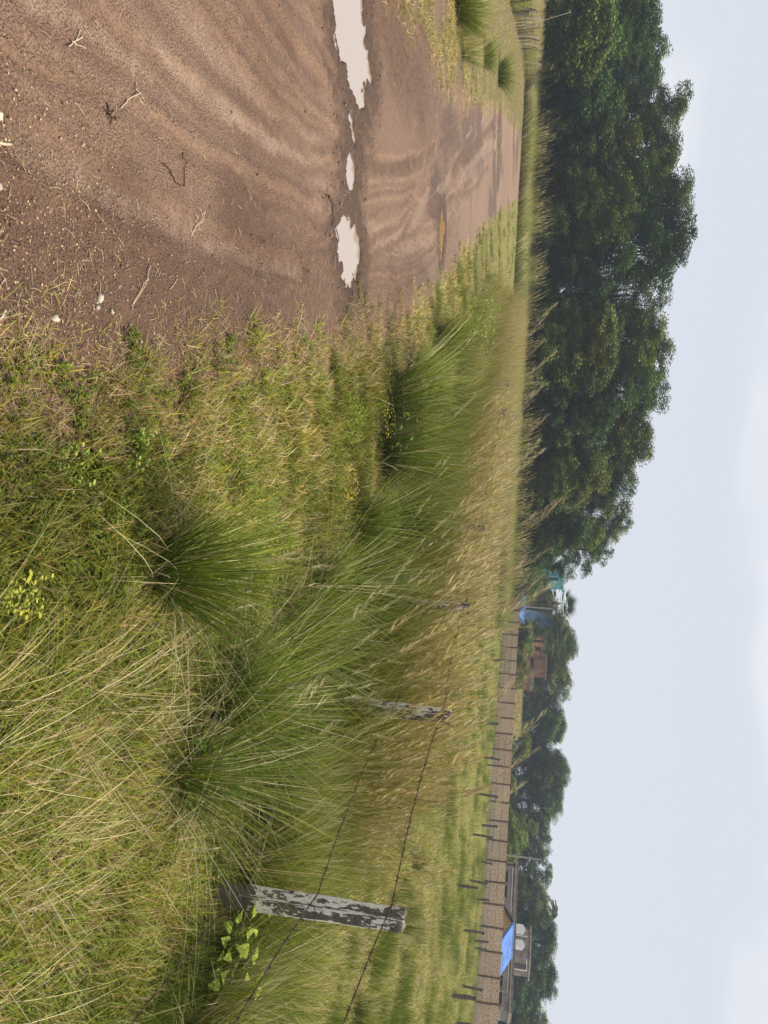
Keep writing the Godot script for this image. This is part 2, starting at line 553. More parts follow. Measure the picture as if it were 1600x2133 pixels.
# ---------------------------------------------------------------- trees
func leaf_clump(n: int, r: float, size: float) -> ArrayMesh:
	var b := MB.new()
	for k in n:
		var p := Vector3(rng.randfn(), rng.randfn(), rng.randfn()).normalized() * r * pow(rng.randf(), 0.45)
		p.y *= 0.75
		var a := rng.randf() * TAU
		leaf_card(b, p, a, size * rng.randf_range(0.6, 1.2), rng.randf_range(-0.7, 0.6), grey(rng.randf_range(0.7, 1.3)))
	return b.mesh()

func leaf_card(b: MB, p: Vector3, dir: float, l: float, rise: float, c: Color) -> void:
	var d := Vector3(cos(dir), rise, sin(dir)).normalized()
	var s := Vector3(-sin(dir), rng.randf_range(-0.6, 0.6), cos(dir)).normalized()
	var k := b.v.size()
	b.v.append_array([p - d * l * 0.5, p + s * l * 0.32, p + d * l * 0.5, p - s * l * 0.32])
	b.c.append_array([c, c, c, c])
	b.i.append_array([k, k + 1, k + 2, k, k + 2, k + 3])

var clumps := []

func tree(called: String, label: String, at: Vector3, top: float, half: float, shade: Color, foot := 0.1, lobes := 18, group := "trees behind the field", category := "tree", gappy := 0.0) -> Node3D:
	var t := thing(called, label, category, at, 0.0, group)
	var wood := MB.new()
	var lean := Vector3(rng.randf_range(-0.06, 0.06), 1, rng.randf_range(-0.06, 0.06))
	var fork := lean * top * (foot + 0.2)
	var thick := clampf(top * 0.028, 0.06, 0.4)
	wood.tube([Vector3(0, -0.1, 0), fork * 0.5 + Vector3(rng.randf_range(-0.1, 0.1), 0, 0), fork, lean * top * 0.72], [thick * 1.2, thick, thick * 0.8, thick * 0.25], 8)
	var s := Scatter.new()
	var low := top * foot
	var ry := (top - low) * 0.5
	var mid := Vector3(0, low + ry, 0)
	var n := lobes * 2
	for k in n:
		# boughs spread over the whole crown, each a loose cluster of leafy sprays
		var f := (k + 0.5) / n
		var h := 1.0 - 2.0 * f
		var a := k * 2.39996 + rng.randf_range(-0.6, 0.6)
		var out := sqrt(1.0 - h * h)
		var lr := half * rng.randf_range(0.2, 0.36)
		var reach := rng.randf_range(0.5, 1.0)
		var c := mid + Vector3(cos(a) * out * (half - lr * 0.5) * reach, h * (ry - lr * 0.5) * lerpf(1.0, reach, 0.35), sin(a) * out * (half - lr * 0.5) * reach)
		if k % 2 == 0: wood.tube([fork.lerp(lean * top * 0.7, clampf((c.y - fork.y) / top, 0.0, 0.8)), fork.lerp(c, 0.6) + Vector3.UP * 0.2, c], [thick * 0.45, thick * 0.25, thick * 0.08], 5)
		var own := rng.randf_range(0.7, 1.35)
		var warm := rng.randf_range(-0.1, 0.25)
		var sprays := int(10.0 * lr * lr / 0.5) + 6
		for q in sprays:
			var d := Vector3(rng.randfn(), rng.randfn() + 0.35, rng.randfn()).normalized()
			var p := c + Vector3(d.x * lr * 1.15, d.y * lr * 0.8, d.z * lr * 1.15) * (pow(rng.randf(), 0.33) * 1.1)
			var g := rng.randf_range(0.75, 1.3) * clampf(half / 4.0, 0.7, 1.15)
			var e := own * rng.randf_range(0.8, 1.25)
			s.put(p, rng.randf() * TAU, Vector3(g, g * 0.85, g), Color(shade.r * e * (1.0 + warm), shade.g * e, shade.b * e * (1.0 - warm * 0.6)))
	part("trunk", wood.mesh(), M.bark, t)
	var lot := strew("crown", clumps[rng.randi() % clumps.size()], M.leaf, s, t, "stuff")
	return t

func fan_palm(at: Vector3, h: float, r: float, label: String, dead: bool) -> void:
	var t := thing("fan_palm", label, "palm tree", at, 0.0, "palms behind the wall")
	var w := MB.new()
	w.tube([Vector3(0, -0.1, 0), Vector3(0.1, h * 0.5, 0), Vector3(0, h, 0)], [0.22, 0.17, 0.16], 8)
	part("trunk", w.mesh(), M.bark, t)
	var b := MB.new()
	for k in 30:
		var a := k * 2.39996
		var e := lerpf(1.25, -0.9, k / 29.0)
		var d := Vector3(cos(a) * cos(e), sin(e), sin(a) * cos(e))
		var o := Vector3(0, h, 0) + d * r * 0.55
		b.ribbon([Vector3(0, h, 0), o], d.cross(Vector3.UP).normalized(), 0.05, 0.6, GREEN * 0.6, GREEN * 0.6)
		var s := d.cross(Vector3.UP).normalized()
		var up := s.cross(d)
		for q in 11:
			var f := lerpf(-1.35, 1.35, q / 10.0)
			var dd := (d * cos(f) + s * sin(f) + up * 0.1).normalized()
			var tip := o + dd * r * 0.5 + Vector3.DOWN * r * 0.06
			b.ribbon([o, o.lerp(tip, 0.55), tip], dd.cross(up).normalized(), 0.15, 0.05, Color(0.055, 0.085, 0.035), Color(0.075, 0.11, 0.045))
	part("fronds", b.mesh(), M.leaf, t)
	if dead:
		var m := MB.new()
		for k in 22:
			var a := rng.randf() * TAU
			var d := Vector3(cos(a), 0, sin(a))
			var l := r * rng.randf_range(0.7, 1.3)
			m.ribbon([Vector3(0, h - 0.1, 0), Vector3(0, h - l * 0.35, 0) + d * r * 0.4, Vector3(0, h - l, 0) + d * r * 0.55], Vector3(-d.z, 0, d.x), 0.14, 0.3, Color(0.16, 0.11, 0.07), Color(0.2, 0.15, 0.1))
		part("dead_fronds", m.mesh(), M.leaf, t)

func coconut_palm(at: Vector3, h: float, r: float, label: String, blown: float) -> void:
	var t := thing("coconut_palm", label, "palm tree", at, 0.0, "coconut palms above the trees")
	var w := MB.new()
	w.tube([Vector3(0, -0.1, 0), Vector3(0.4, h * 0.5, 0), Vector3(0.1, h, 0)], [0.2, 0.15, 0.12], 8)
	part("trunk", w.mesh(), M.bark, t)
	var b := MB.new()
	for k in 16:
		var a := k * 2.39996
		var e := lerpf(1.1, -0.2, k / 15.0)
		var d := Vector3(cos(a) * cos(e) + blown, sin(e), sin(a) * cos(e))
		var pts := []
		for j in 7:
			var f := j / 6.0
			pts.append(Vector3(0.1, h, 0) + d * r * f + Vector3.DOWN * r * 0.55 * f * f)
		b.ribbon(pts, d.cross(Vector3.UP).normalized(), 0.06, 0.3, GREEN * 0.5, GREEN * 0.5)
		for j in range(2, 26):
			var f := j / 26.0 * 6.0
			var p: Vector3 = pts[int(f)].lerp(pts[int(f) + 1], f - int(f))
			var fwd: Vector3 = (pts[int(f) + 1] - pts[int(f)]).normalized()
			for sg in [-1.0, 1.0]:
				var s: Vector3 = fwd.cross(Vector3.UP).normalized() * sg
				var tip: Vector3 = p + (s * 0.6 + fwd * 0.55 + Vector3.DOWN * 0.5) * r * 0.3
				b.ribbon([p, tip], fwd, 0.13, 0.15, Color(0.05, 0.08, 0.035), Color(0.07, 0.105, 0.04))
	part("fronds", b.mesh(), M.leaf, t)

# ---------------------------------------------------------------- near fence
func flaking(sd: int) -> Array:   # whitewash flaking off dark concrete: colour and relief
	var n := FastNoiseLite.new()
	n.seed = sd
	n.frequency = 0.031
	n.fractal_octaves = 5
	n.fractal_gain = 0.6
	var g := FastNoiseLite.new()
	g.seed = sd + 9
	g.frequency = 0.11
	g.fractal_octaves = 4
	var im := Image.create(256, 512, false, Image.FORMAT_RGB8)
	var bump := Image.create(256, 512, false, Image.FORMAT_L8)
	for y in 512:
		var h := 1.0 - y / 511.0
		var keep := 0.07 - smoothstep(0.36, 0.2, h) * 0.9 - smoothstep(0.6, 1.0, h) * 0.2
		for x in 256:
			var s := sin(x / 256.0 * TAU) * 40.0
			var c := cos(x / 256.0 * TAU) * 40.0
			var a := n.get_noise_3d(s * 1.1, y * 0.34, c * 1.1) + n.get_noise_3d(s * 3.2, y * 1.3 + 900.0, c * 3.2) * 0.5
			var f := g.get_noise_3d(s * 2.0, y * 0.9, c * 2.0)
			var stone := Color(0.118, 0.100, 0.080) * (1.0 + 0.9 * f)
			if h < 0.4: stone = stone.lerp(Color(0.15, 0.125, 0.098) * (1.0 + 0.4 * f), smoothstep(0.4, 0.2, h))
			var lime := Color(0.80, 0.755, 0.69) * (1.0 + 0.16 * f)
			lime = lime.lerp(Color(0.40, 0.37, 0.31), smoothstep(0.12, 0.4, f) * 0.7)
			var on := smoothstep(-0.035, 0.02, a + keep)
			im.set_pixel(x, y, stone.lerp(lime, on).linear_to_srgb())
			bump.set_pixel(x, y, grey(0.35 + 0.45 * on + 0.2 * f))
	return [ImageTexture.create_from_image(im), ImageTexture.create_from_image(bump)]

func post_mesh(h: float, w: float, sd: int) -> ArrayMesh:
	var b := MB.new()
	var n := FastNoiseLite.new()
	n.seed = sd
	n.frequency = 9.0
	var ring := 28
	var levels := 40
	for j in levels + 3:
		var y := h * minf(j / float(levels), 1.0)
		var shrink := 1.0 if j <= levels else (0.93 if j == levels + 1 else 0.0)
		if j == levels: y -= 0.008
		if j > levels: y += 0.002
		for k in ring + 1:
			var a := TAU * k / ring
			var ca := cos(a)
			var sa := sin(a)
			var p := Vector2(signf(ca) * pow(absf(ca), 0.32), signf(sa) * pow(absf(sa), 0.32)) * w * 0.5 * shrink
			var e := n.get_noise_3d(p.x * 1.6, y, p.y * 1.6)
			p *= lerpf(1.08, 0.95, y / h) + 0.09 * e
			var yy := y + (n.get_noise_2d(p.x * 3.0, p.y * 3.0) * 0.02 if j >= levels - 1 else 0.0)
			b.v.append(Vector3(p.x, yy - 0.12, p.y))
			b.u.append(Vector2(k / float(ring), 1.0 - y / h))
			b.c.append(Color.WHITE)
	for j in levels + 2:
		for k in ring:
			var q := j * (ring + 1) + k
			b.i.append_array([q, q + 1, q + ring + 1, q + 1, q + ring + 2, q + ring + 1])
	var st := SurfaceTool.new()
	st.create_from(b.mesh(), 0)
	st.generate_normals()
	return st.commit()

func barbed_wire(label: String, heights: float, sag: float, side: float) -> void:
	var b := MB.new()
	var pts := PackedVector3Array()
	var stops := [Vector2(2.1, 1.0), Vector2(2.15, -1.6), Vector2(2.18, -4.09), Vector2(1.72, -6.7), Vector2(1.03, -8.78), Vector2(0.2, -11.2), Vector2(-0.75, -13.6), Vector2(-1.6, -15.6), Vector2(-2.35, -17.3), Vector2(-3.3, -19.2), Vector2(-5.2, -22.5)]
	for k in stops.size() - 1:
		var a: Vector2 = stops[k]
		var d: Vector2 = stops[k + 1]
		var across := (d - a).orthogonal().normalized() * side
		for j in 24:
			var t := j / 24.0
			var q := a.lerp(d, t)
			pts.append(Vector3(q.x + across.x, heights - sag * 4.0 * t * (1.0 - t) * rng.randf_range(0.95, 1.05), q.y + across.y))
	for s in 2:
		var line := PackedVector3Array()
		var radii := PackedFloat32Array()
		for j in pts.size() * 2 - 1:
			var p := pts[j / 2] if j % 2 == 0 else (pts[j / 2] + pts[j / 2 + 1]) * 0.5
			var a := j * 1.4 + s * PI
			line.append(p + Vector3(cos(a), sin(a), 0) * 0.0028)
			radii.append(0.0021)
		b.tube(line, radii, 5)
	for j in range(0, pts.size() - 1):
		if pts[j].z < -18.0: continue
		var p := pts[j].lerp(pts[j + 1], rng.randf())
		for s in 4:
			var d := Vector3(rng.randf_range(-1, 1), rng.randf_range(-1, 1), rng.randf_range(-0.6, 0.6)).normalized()
			b.tube([p - d * 0.004, p + d * 0.019], [0.0026, 0.001], 4)
	tag(part("barbed_wire", b.mesh(), M.rust, self), label, "barbed wire", "barbed wires of the near fence")

func wooden_post(called: String, at: Vector3, h: float, w: float, lean: Vector2, label: String, group: String, m: Material) -> void:
	var t := thing(called, label, "fence post", at, 0.0, group)
	var b := MB.new()
	var pts := PackedVector3Array()
	var r := PackedFloat32Array()
	for j in 9:
		var f := j / 8.0
		pts.append(Vector3(lean.x * f + rng.randf_range(-0.012, 0.012), -0.1 + (h + 0.1) * f, lean.y * f))
		r.append(w * 0.5 * rng.randf_range(0.86, 1.1) * (1.0 if j < 8 else 0.75))
	b.tube(pts, r, 7)
	part("shaft", b.mesh(), m, t)
	if h > 0.85:
		for s in 2:
			var k := MB.new()
			var y := h * (0.93 - 0.36 * s)
			k.tube([Vector3(lean.x * y / h - w * 0.62, y, 0), Vector3(lean.x * y / h, y + 0.01, w * 0.62), Vector3(lean.x * y / h + w * 0.62, y, 0)], [0.012, 0.012, 0.012], 5)
			part("wire_tie", k.mesh(), M.rust, t)

# ---------------------------------------------------------------- wall and houses
func panel_wall(a: Vector2, z: Vector2, bays: int) -> void:
	var t := thing("boundary_wall", "long tan panel wall with dark pillars closing off the far side of the field", "wall", Vector3(a.x, 0, a.y), -(z - a).angle())
	var span := a.distance_to(z) / bays
	var faces := [box_mesh(Vector3(span - 0.10, 0.605, 0.07)), box_mesh(Vector3(span - 0.10, 0.595, 0.085))]
	var post := box_mesh(Vector3(0.13, 2.0, 0.2))
	for k in bays + 1:
		var p := part("pillar", post, M.pillar, t, Vector3(k * span, 0.98 + rng.randf_range(-0.02, 0.02), 0.0))
		p.rotation.z = rng.randf_range(-0.02, 0.02)
		if k == bays: break
		for r in 3:
			part("panel", faces[(k + r) % 2], M.panels[rng.randi() % 4], t, Vector3((k + 0.5) * span, 0.31 + r * 0.635, rng.randf_range(-0.012, 0.012)))

func window(parent: Node3D, at: Vector3, w: float, h: float, shade := true) -> void:
	var f := MB.new()
	for s in [-1.0, 1.0]:
		f.box(Vector3(s * w * 0.5, 0, 0.01), Vector3(0.07, h + 0.07, 0.08))
		f.box(Vector3(0, s * h * 0.5, 0.012), Vector3(w - 0.07, 0.07, 0.076))
	f.box(Vector3(0, 0, 0.0), Vector3(0.04, h - 0.07, 0.05))
	var o := part("window", f.mesh(), M.darkwood, parent, at)
	part("pane", box_mesh(Vector3(w - 0.07, h - 0.07, 0.02)), M.glass, o, Vector3(0, 0, -0.018))
	if shade: part("sunshade", box_mesh(Vector3(w + 0.3, 0.07, 0.45)), M.slab, parent, at + Vector3(0, h * 0.5 + 0.12, 0.225))

func pipe(parent: Node3D, pts: PackedVector3Array, r: float, m: Material, called := "pipe") -> void:
	var b := MB.new()
	var rr := PackedFloat32Array()
	rr.resize(pts.size())
	rr.fill(r)
	b.tube(pts, rr, 8)
	part(called, b.mesh(), m, parent)

func grey_house() -> void:
	var t := thing("flat_roofed_house", "long grey flat roofed house with a small rooftop room behind the wall", "house", Vector3(34.18, 0, -78.0), deg_to_rad(-39.2))
	var L := 12.65
	part("wall", box_mesh(Vector3(L, 2.86, 7.0)), M.render_grey, t, Vector3(L * 0.5, 1.43, -3.5))
	part("roof_slab", box_mesh(Vector3(L + 0.3, 0.12, 7.5)), M.slab, t, Vector3(L * 0.5, 2.92, -3.48))
	part("parapet", box_mesh(Vector3(L + 0.2, 0.2, 0.12)), M.slab_dark, t, Vector3(L * 0.5, 3.08, 0.12))
	part("parapet", box_mesh(Vector3(L + 0.2, 0.2, 0.12)), M.slab_dark, t, Vector3(L * 0.5, 3.08, -7.1))
	part("parapet", box_mesh(Vector3(0.12, 0.2, 7.06)), M.slab_dark, t, Vector3(0, 3.08, -3.49))
	part("parapet", box_mesh(Vector3(0.12, 0.2, 7.06)), M.slab_dark, t, Vector3(L, 3.08, -3.49))
	for x in [1.4, 2.75, 10.3, 11.7]: window(t, Vector3(x, 1.6, 0.03), 0.85, 1.05)
	for k in 4:
		var h := part("vent_opening", box_mesh(Vector3(0.2, 0.17, 0.05)), M.dark, t, Vector3(0.25, 2.0 + 0.24 * k, 0.01))
	pipe(t, [Vector3(0.5, 2.62, 0.06), Vector3(4.6, 2.62, 0.06)], 0.045, M.white_pipe)
	pipe(t, [Vector3(9.9, 1.6, 0.06), Vector3(9.9, 2.3, 0.06)], 0.04, M.white_pipe)
	pipe(t, [Vector3(8.3, 2.86, 0.1), Vector3(8.3, 2.66, 0.08), Vector3(11.2, 2.66, 0.08), Vector3(11.2, 1.4, 0.08)], 0.045, M.white_pipe)
	var stair := part("rooftop_room", box_mesh(Vector3(3.0, 1.6, 2.9)), M.render_brown, t, Vector3(7.2, 3.78, -3.2), deg_to_rad(-20))
	part("slab", box_mesh(Vector3(3.5, 0.13, 3.4)), M.slab, stair, Vector3(0, 0.86, 0))
	part("door", box_mesh(Vector3(0.05, 1.3, 0.8)), M.darkwood, stair, Vector3(1.505, -0.1, 0.3))
	pipe(t, [Vector3(6.2, 3.1, -1.15), Vector3(6.2, 4.3, -1.15)], 0.035, M.white_pipe)
	pipe(t, [Vector3(9.05, 3.1, -1.2), Vector3(9.05, 4.35, -1.2), Vector3(8.1, 4.3, -1.2)], 0.035, M.white_pipe)

func water_tank(at: Vector3, label: String) -> void:
	var t := thing("water_tank", label, "water tank", at, 0.0, "white tanks on the grey house's roof")
	var b := MB.new()
	b.tube([Vector3(0, 0, 0), Vector3(0, 0.04, 0), Vector3(0, 0.3, 0), Vector3(0, 0.34, 0), Vector3(0, 0.6, 0), Vector3(0, 0.64, 0), Vector3(0, 0.85, 0), Vector3(0, 1.0, 0)], [0.4, 0.42, 0.42, 0.45, 0.42, 0.45, 0.42, 0.2], 20)
	part("body", b.mesh(), M.white_tank, t)
	var l := MB.new()
	l.tube([Vector3(0, 1.0, 0), Vector3(0, 1.06, 0)], [0.2, 0.19], 16)
	part("lid", l.mesh(), M.white_tank, t)

func gable_shed(at: Vector3, turn: float, length: float, half: float, eave: float, ridge: float, label: String) -> void:
	var t := thing("metal_roofed_shed", label, "shed", at, turn, "sheds with blue roofs")
	var w := MB.new()
	w.box(Vector3(0, (eave - 0.05) * 0.5, 0), Vector3(length - 0.3, eave - 0.05, half * 2.0 - 0.4))
	part("wall", w.mesh(), M.gable, t)
	for s in [-1.0, 1.0]:
		var g := MB.new()
		var x: float = s * (length * 0.5 - 0.16)
		g.tri(Vector3(x, eave - 0.05, half - 0.2), Vector3(x, ridge - 0.06, 0), Vector3(x, eave - 0.05, -half + 0.2))
		part("gable", g.mesh(), M.gable, t)
		var n := 12
		var r := MB.new()
		for k in n:   # corrugated sheets
			var x0 := lerpf(-length * 0.5, length * 0.5, k / float(n))
			var x1 := lerpf(-length * 0.5, length * 0.5, (k + 1) / float(n))
			var lift := 0.06 if k % 2 == 0 else 0.0
			var e0 := Vector3(x0, eave, s * half)
			var e1 := Vector3(x1, eave, s * half)
			var up := Vector3(0, 0.06 - lift, 0)
			r.quad(e0 + Vector3.UP * lift, e1 + up, Vector3(x1, ridge, 0) + up, Vector3(x0, ridge, 0) + Vector3.UP * lift)
		part("roof", r.mesh(), M.blue_roof, t)
		var slope := Vector3(0, ridge - eave, -s * half)
		for e in [-1.0, 1.0]:
			var f := MB.new()
			f.box(Vector3(e * (length * 0.5 + 0.015), (eave + ridge) * 0.5 - 0.05, s * half * 0.5), Vector3(0.03, 0.14, slope.length()), Basis(Vector3.RIGHT, s * atan2(ridge - eave, half)))
			part("fascia", f.mesh(), M.dark if s < 0 else M.blue_roof, t)
	part("ridge_cap", box_mesh(Vector3(length, 0.05, 0.22)), M.pale_blue, t, Vector3(0, ridge + 0.05, 0))

func far_houses() -> void:
	# salmon house with a rust coloured upper room
	var t := thing("salmon_house", "salmon pink two storey house with a rust brown upper room among palms", "house", Vector3(17.4, 0, -114), deg_to_rad(4))
	part("wall", box_mesh(Vector3(6.6, 3.75, 6.0)), M.salmon, t, Vector3(3.6, 1.87, -1.0))
	part("upper_wall", box_mesh(Vector3(2.4, 2.1, 4.0)), M.salmon_light, t, Vector3(1.25, 4.8, -1.4))
	part("roof_slab", box_mesh(Vector3(2.9, 0.14, 4.5)), M.slab_dark, t, Vector3(1.2, 5.92, -1.4))
	part("balcony_beam", box_mesh(Vector3(7.0, 0.22, 0.5)), M.rust_paint, t, Vector3(3.7, 3.87, 2.0))
	var r := part("upper_room", box_mesh(Vector3(2.5, 1.7, 3.0)), M.rust_paint, t, Vector3(3.7, 5.25, 0.4))
	part("slab", box_mesh(Vector3(2.9, 0.12, 3.4)), M.slab, r, Vector3(0, 0.91, 0.05))
	part("parapet", box_mesh(Vector3(3.2, 0.6, 0.12)), M.render_brown, t, Vector3(5.4, 4.28, 1.9))
	window(t, Vector3(1.1, 4.9, 0.63), 0.5, 0.7, true)
	window(t, Vector3(2.3, 2.6, 2.03), 0.8, 0.9, true)
	window(t, Vector3(5.6, 2.7, 2.03), 0.8, 0.8, true)
	# yellow wall
	var y := thing("yellow_wall", "weathered pale yellow wall standing just behind the panel wall", "wall", Vector3(21.0, 0, -85.4), -Vector2(3.98, 6.0).angle())
	part("face", box_mesh(Vector3(6.6, 2.75, 0.2)), M.yellow, y, Vector3(0, 1.375, 0))
	part("coping", box_mesh(Vector3(6.7, 0.07, 0.28)), M.slab, y, Vector3(0, 2.785, 0))
	part("notch", box_mesh(Vector3(0.5, 0.3, 0.2)), M.yellow, y, Vector3(3.56, 2.3, 0))
	# teal house
	var q := thing("teal_house", "bright teal upper storey with a flat roof above the left trees' end", "house", Vector3(8.9, 0, -140), 0.05)
	part("lower_storey", box_mesh(Vector3(4.4, 6.6, 5.0)), M.teal, q, Vector3(2.2, 3.3, -2.6))
	part("upper_wall", box_mesh(Vector3(3.2, 2.7, 3.4)), M.teal, q, Vector3(1.6, 7.94, -2.0))
	part("roof_slab", box_mesh(Vector3(3.9, 0.3, 4.2)), M.teal_pale, q, Vector3(1.6, 9.44, -2.0))
	part("doorway", box_mesh(Vector3(0.55, 1.7, 0.05)), M.dark, q, Vector3(1.35, 7.7, -0.29))
	part("shutter", box_mesh(Vector3(0.5, 1.7, 0.06)), M.teal_deep, q, Vector3(0.62, 7.7, -0.285))
	part("parapet", box_mesh(Vector3(1.6, 0.7, 0.12)), M.teal_pale, q, Vector3(3.9, 7.0, -0.3))
	# blue house
	var b := thing("blue_house", "small blue rooftop with a pale lower band between two fan palms", "house", Vector3(14.8, 0, -125), 0.0)
	part("wall", box_mesh(Vector3(2.5, 6.3, 3.0)), M.sky_blue, b, Vector3(1.1, 3.15, -1.6))
	part("parapet", box_mesh(Vector3(2.6, 0.85, 0.14)), M.blue_roof, b, Vector3(1.1, 6.74, -0.05))
	part("coping", box_mesh(Vector3(2.7, 0.1, 0.22)), M.pale_blue, b, Vector3(1.1, 7.22, -0.05))
	var c := thing("chimney_pipe", "dark upright pipe with a thin rod beside the blue house", "pipe", Vector3(17.6, 0, -124.5))
	pipe(c, [Vector3(0, 0, 0), Vector3(0, 7.6, 0)], 0.13, M.dark, "shaft")
	pipe(c, [Vector3(0, 7.6, 0), Vector3(0.05, 8.6, 0)], 0.03, M.dark, "rod")
	for d in [[Vector3(10.65, 0, -96.0), 5.8, "pale concrete pole rising behind the left blue roofed shed", 0.1], [Vector3(30.95, 0, -72.0), 5.0, "pale concrete pole left of the grey flat roofed house", 0.09]]:
		var o := thing("utility_pole", d[2], "pole", d[0], 0.0, "poles behind the wall")
		var m := MB.new()
		m.tube([Vector3(0, -0.2, 0), Vector3(0, d[1] * 0.5, 0), Vector3(0, d[1], 0)], [d[3], d[3] * 0.85, d[3] * 0.7], 10)
		part("shaft", m.mesh(), M.pole, o)
		part("cap", box_mesh(Vector3(0.2, 0.08, 0.2)), M.slab, o, Vector3(0, d[1] + 0.04, 0))
	# pale slatted hut seen between the trunks
	var hut := thing("slatted_hut", "pale slatted hut half hidden between dark trunks under the trees", "hut", Vector3(-20.4, 0, -78.0), 0.15)
	part("back", box_mesh(Vector3(5.0, 3.2, 0.2)), M.dark, hut, Vector3(0, 1.6, -0.3))
	for k in 13: part("slat", box_mesh(Vector3(4.8, 0.09, 0.06)), M.white_pipe, hut, Vector3(0, 1.35 + 0.15 * k, rng.randf_range(-0.02, 0.02)))

# ---------------------------------------------------------------- small things
func sprig(called: String, label: String, at: Vector3, strands: Array, r: float, m: Material, category := "twig", group := "twigs lying on the mud") -> void:
	var t := thing(called, label, category, at, 0.0, group)
	for k in strands.size():
		var pts := PackedVector3Array()
		var radii := PackedFloat32Array()
		var s: Array = strands[k]
		for e in s.size() - 1:
			for j in 5:
				var f := j / 5.0
				var p: Vector2 = s[e].lerp(s[e + 1], f)
				pts.append(Vector3(p.x - at.x + rng.randf_range(-0.002, 0.002), r * 1.1 + rng.randf_range(0.0, 0.004) + ground_y(p.x, p.y) - at.y, p.y - at.z))
				radii.append(r * lerpf(1.0, 0.55, (e + f) / s.size()) * (1.0 if k == 0 else 0.7) * rng.randf_range(0.85, 1.15))
		var b := MB.new()
		b.tube(pts, radii, 6)
		part("stem" if k == 0 else "side_shoot", b.mesh(), m, t)

func stone_mesh(sd: int, jag := 0.35) -> ArrayMesh:
	var s := SphereMesh.new()
	s.radial_segments = 9
	s.rings = 5
	s.radius = 0.5
	s.height = 1.0
	var arr := s.get_mesh_arrays()
	var v: PackedVector3Array = arr[Mesh.ARRAY_VERTEX]
	var n := FastNoiseLite.new()
	n.seed = sd
	n.frequency = 1.3
	for k in v.size(): v[k] = (v[k] * (1.0 + jag * 1.6 * n.get_noise_3dv(v[k]))) * Vector3(1.0, 0.7, 0.8)
	arr[Mesh.ARRAY_VERTEX] = v
	arr[Mesh.ARRAY_NORMAL] = null
	arr[Mesh.ARRAY_TANGENT] = null
	var me := ArrayMesh.new()
	me.add_surface_from_arrays(Mesh.PRIMITIVE_TRIANGLES, arr)
	var st := SurfaceTool.new()
	st.create_from(me, 0)
	st.deindex()
	st.generate_normals()
	return st.commit()

func big_leaf(l: float, wide: float, c: Color) -> ArrayMesh:   # heart shaped leaf, cupped along its midrib
	var b := MB.new()
	var n := 8
	for j in n + 1:
		var t := j / float(n)
		var w := l * wide * 0.5 * sin(pow(t, 0.62) * PI) * (1.0 + 0.25 * (1.0 - t))
		var y := -0.22 * l * t * t
		for s in [-1.0, -0.5, 0.0, 0.5, 1.0]:
			b.v.append(Vector3(s * w, y + absf(s) * w * 0.35, l * t - absf(s) * l * 0.12 * (1.0 - t)))
			b.c.append(c * (0.9 if s == 0.0 else 1.05))
	for j in n:
		for k in 4:
			var q := j * 5 + k
			b.i.append_array([q, q + 5, q + 1, q + 1, q + 5, q + 6])
	return b.mesh()

func leafy_plant(called: String, label: String, at: Vector3, h: float, spread: float, n: int, leaf: ArrayMesh, group := "broad leaved weeds") -> void:
	var t := thing(called, label, "weed", at, 0.0, group)
	var b := MB.new()
	var tips := []
	for k in n:
		var a := k * 2.4 + rng.randf_range(-0.4, 0.4)
		var f := rng.randf_range(0.35, 1.0)
		var p := Vector3(cos(a) * spread * rng.randf_range(0.3, 1.0), h * f, sin(a) * spread * rng.randf_range(0.3, 1.0))
		b.tube([Vector3(0, -0.02, 0), Vector3(p.x * 0.3, p.y * 0.6, p.z * 0.3), p], [0.004, 0.003, 0.0015], 4, Color(0.12, 0.15, 0.05))
		tips.append([p, a])
	part("stems", b.mesh(), M.grass, t)
	for q in tips:
		var o := part("leaf", leaf, M.broad, t, q[0])
		o.rotation = Vector3(rng.randf_range(-0.5, 0.5), PI / 2 - q[1] + rng.randf_range(-0.7, 0.7), rng.randf_range(-0.4, 0.4))
		o.scale = Vector3.ONE * rng.randf_range(0.65, 1.15)

func flowering_weed(label: String, at: Vector3, h: float, spread: float, leaf_c: Color, flower: Color, blooms: int) -> void:
	var t := thing("flowering_weed", label, "weed", at, 0.0, "weeds with yellow tips")
	part("sprigs", weed_mesh(16, spread, h, 0.022, leaf_c), M.grass, t)
	var b := MB.new()
	for k in blooms:
		var p := Vector3(rng.randf_range(-1, 1) * spread, h * rng.randf_range(0.75, 1.1), rng.randf_range(-1, 1) * spread)
		for q in 5: leaf_shape(b, p, q * TAU / 5, 0.011, 0.8, 0.4, flower)
	tag(part("flowers", b.mesh(), M.grass, t), "", "", "", "stuff")

func on(x: float, z: float) -> Vector3:
	return Vector3(x, ground_y(x, z), z)

func tussock(label: String, x: float, z: float, mesh: ArrayMesh, turn: float, grow: Vector3, heads := 0, head_h := 1.1) -> void:
	var t := thing("grass_tussock", label, "grass tussock", on(x, z), turn, "tall green tussocks along the fence")
	var o := part("blades", mesh, M.grass, t)
	o.scale = grow
	if heads:
		var b := MB.new()
		for k in heads:
			var a := rng.randf() * TAU
			plume(b, Vector3(cos(a), 0, sin(a)) * 0.08 * rng.randf(), Vector3(cos(a) * 0.35 - 0.3, 0, sin(a) * 0.3), head_h * rng.randf_range(0.75, 1.1), rng.randf_range(0.14, 0.24), 26, 0.0032, STRAW, TAN.lerp(STRAW, 0.5))
		var p := part("seed_stalks", b.mesh(), M.dry, t)
		p.rotation.y = -turn

# ---------------------------------------------------------------- covers
const P2 := Vector2(1.72, -6.7)
const P3 := Vector2(1.03, -8.78)

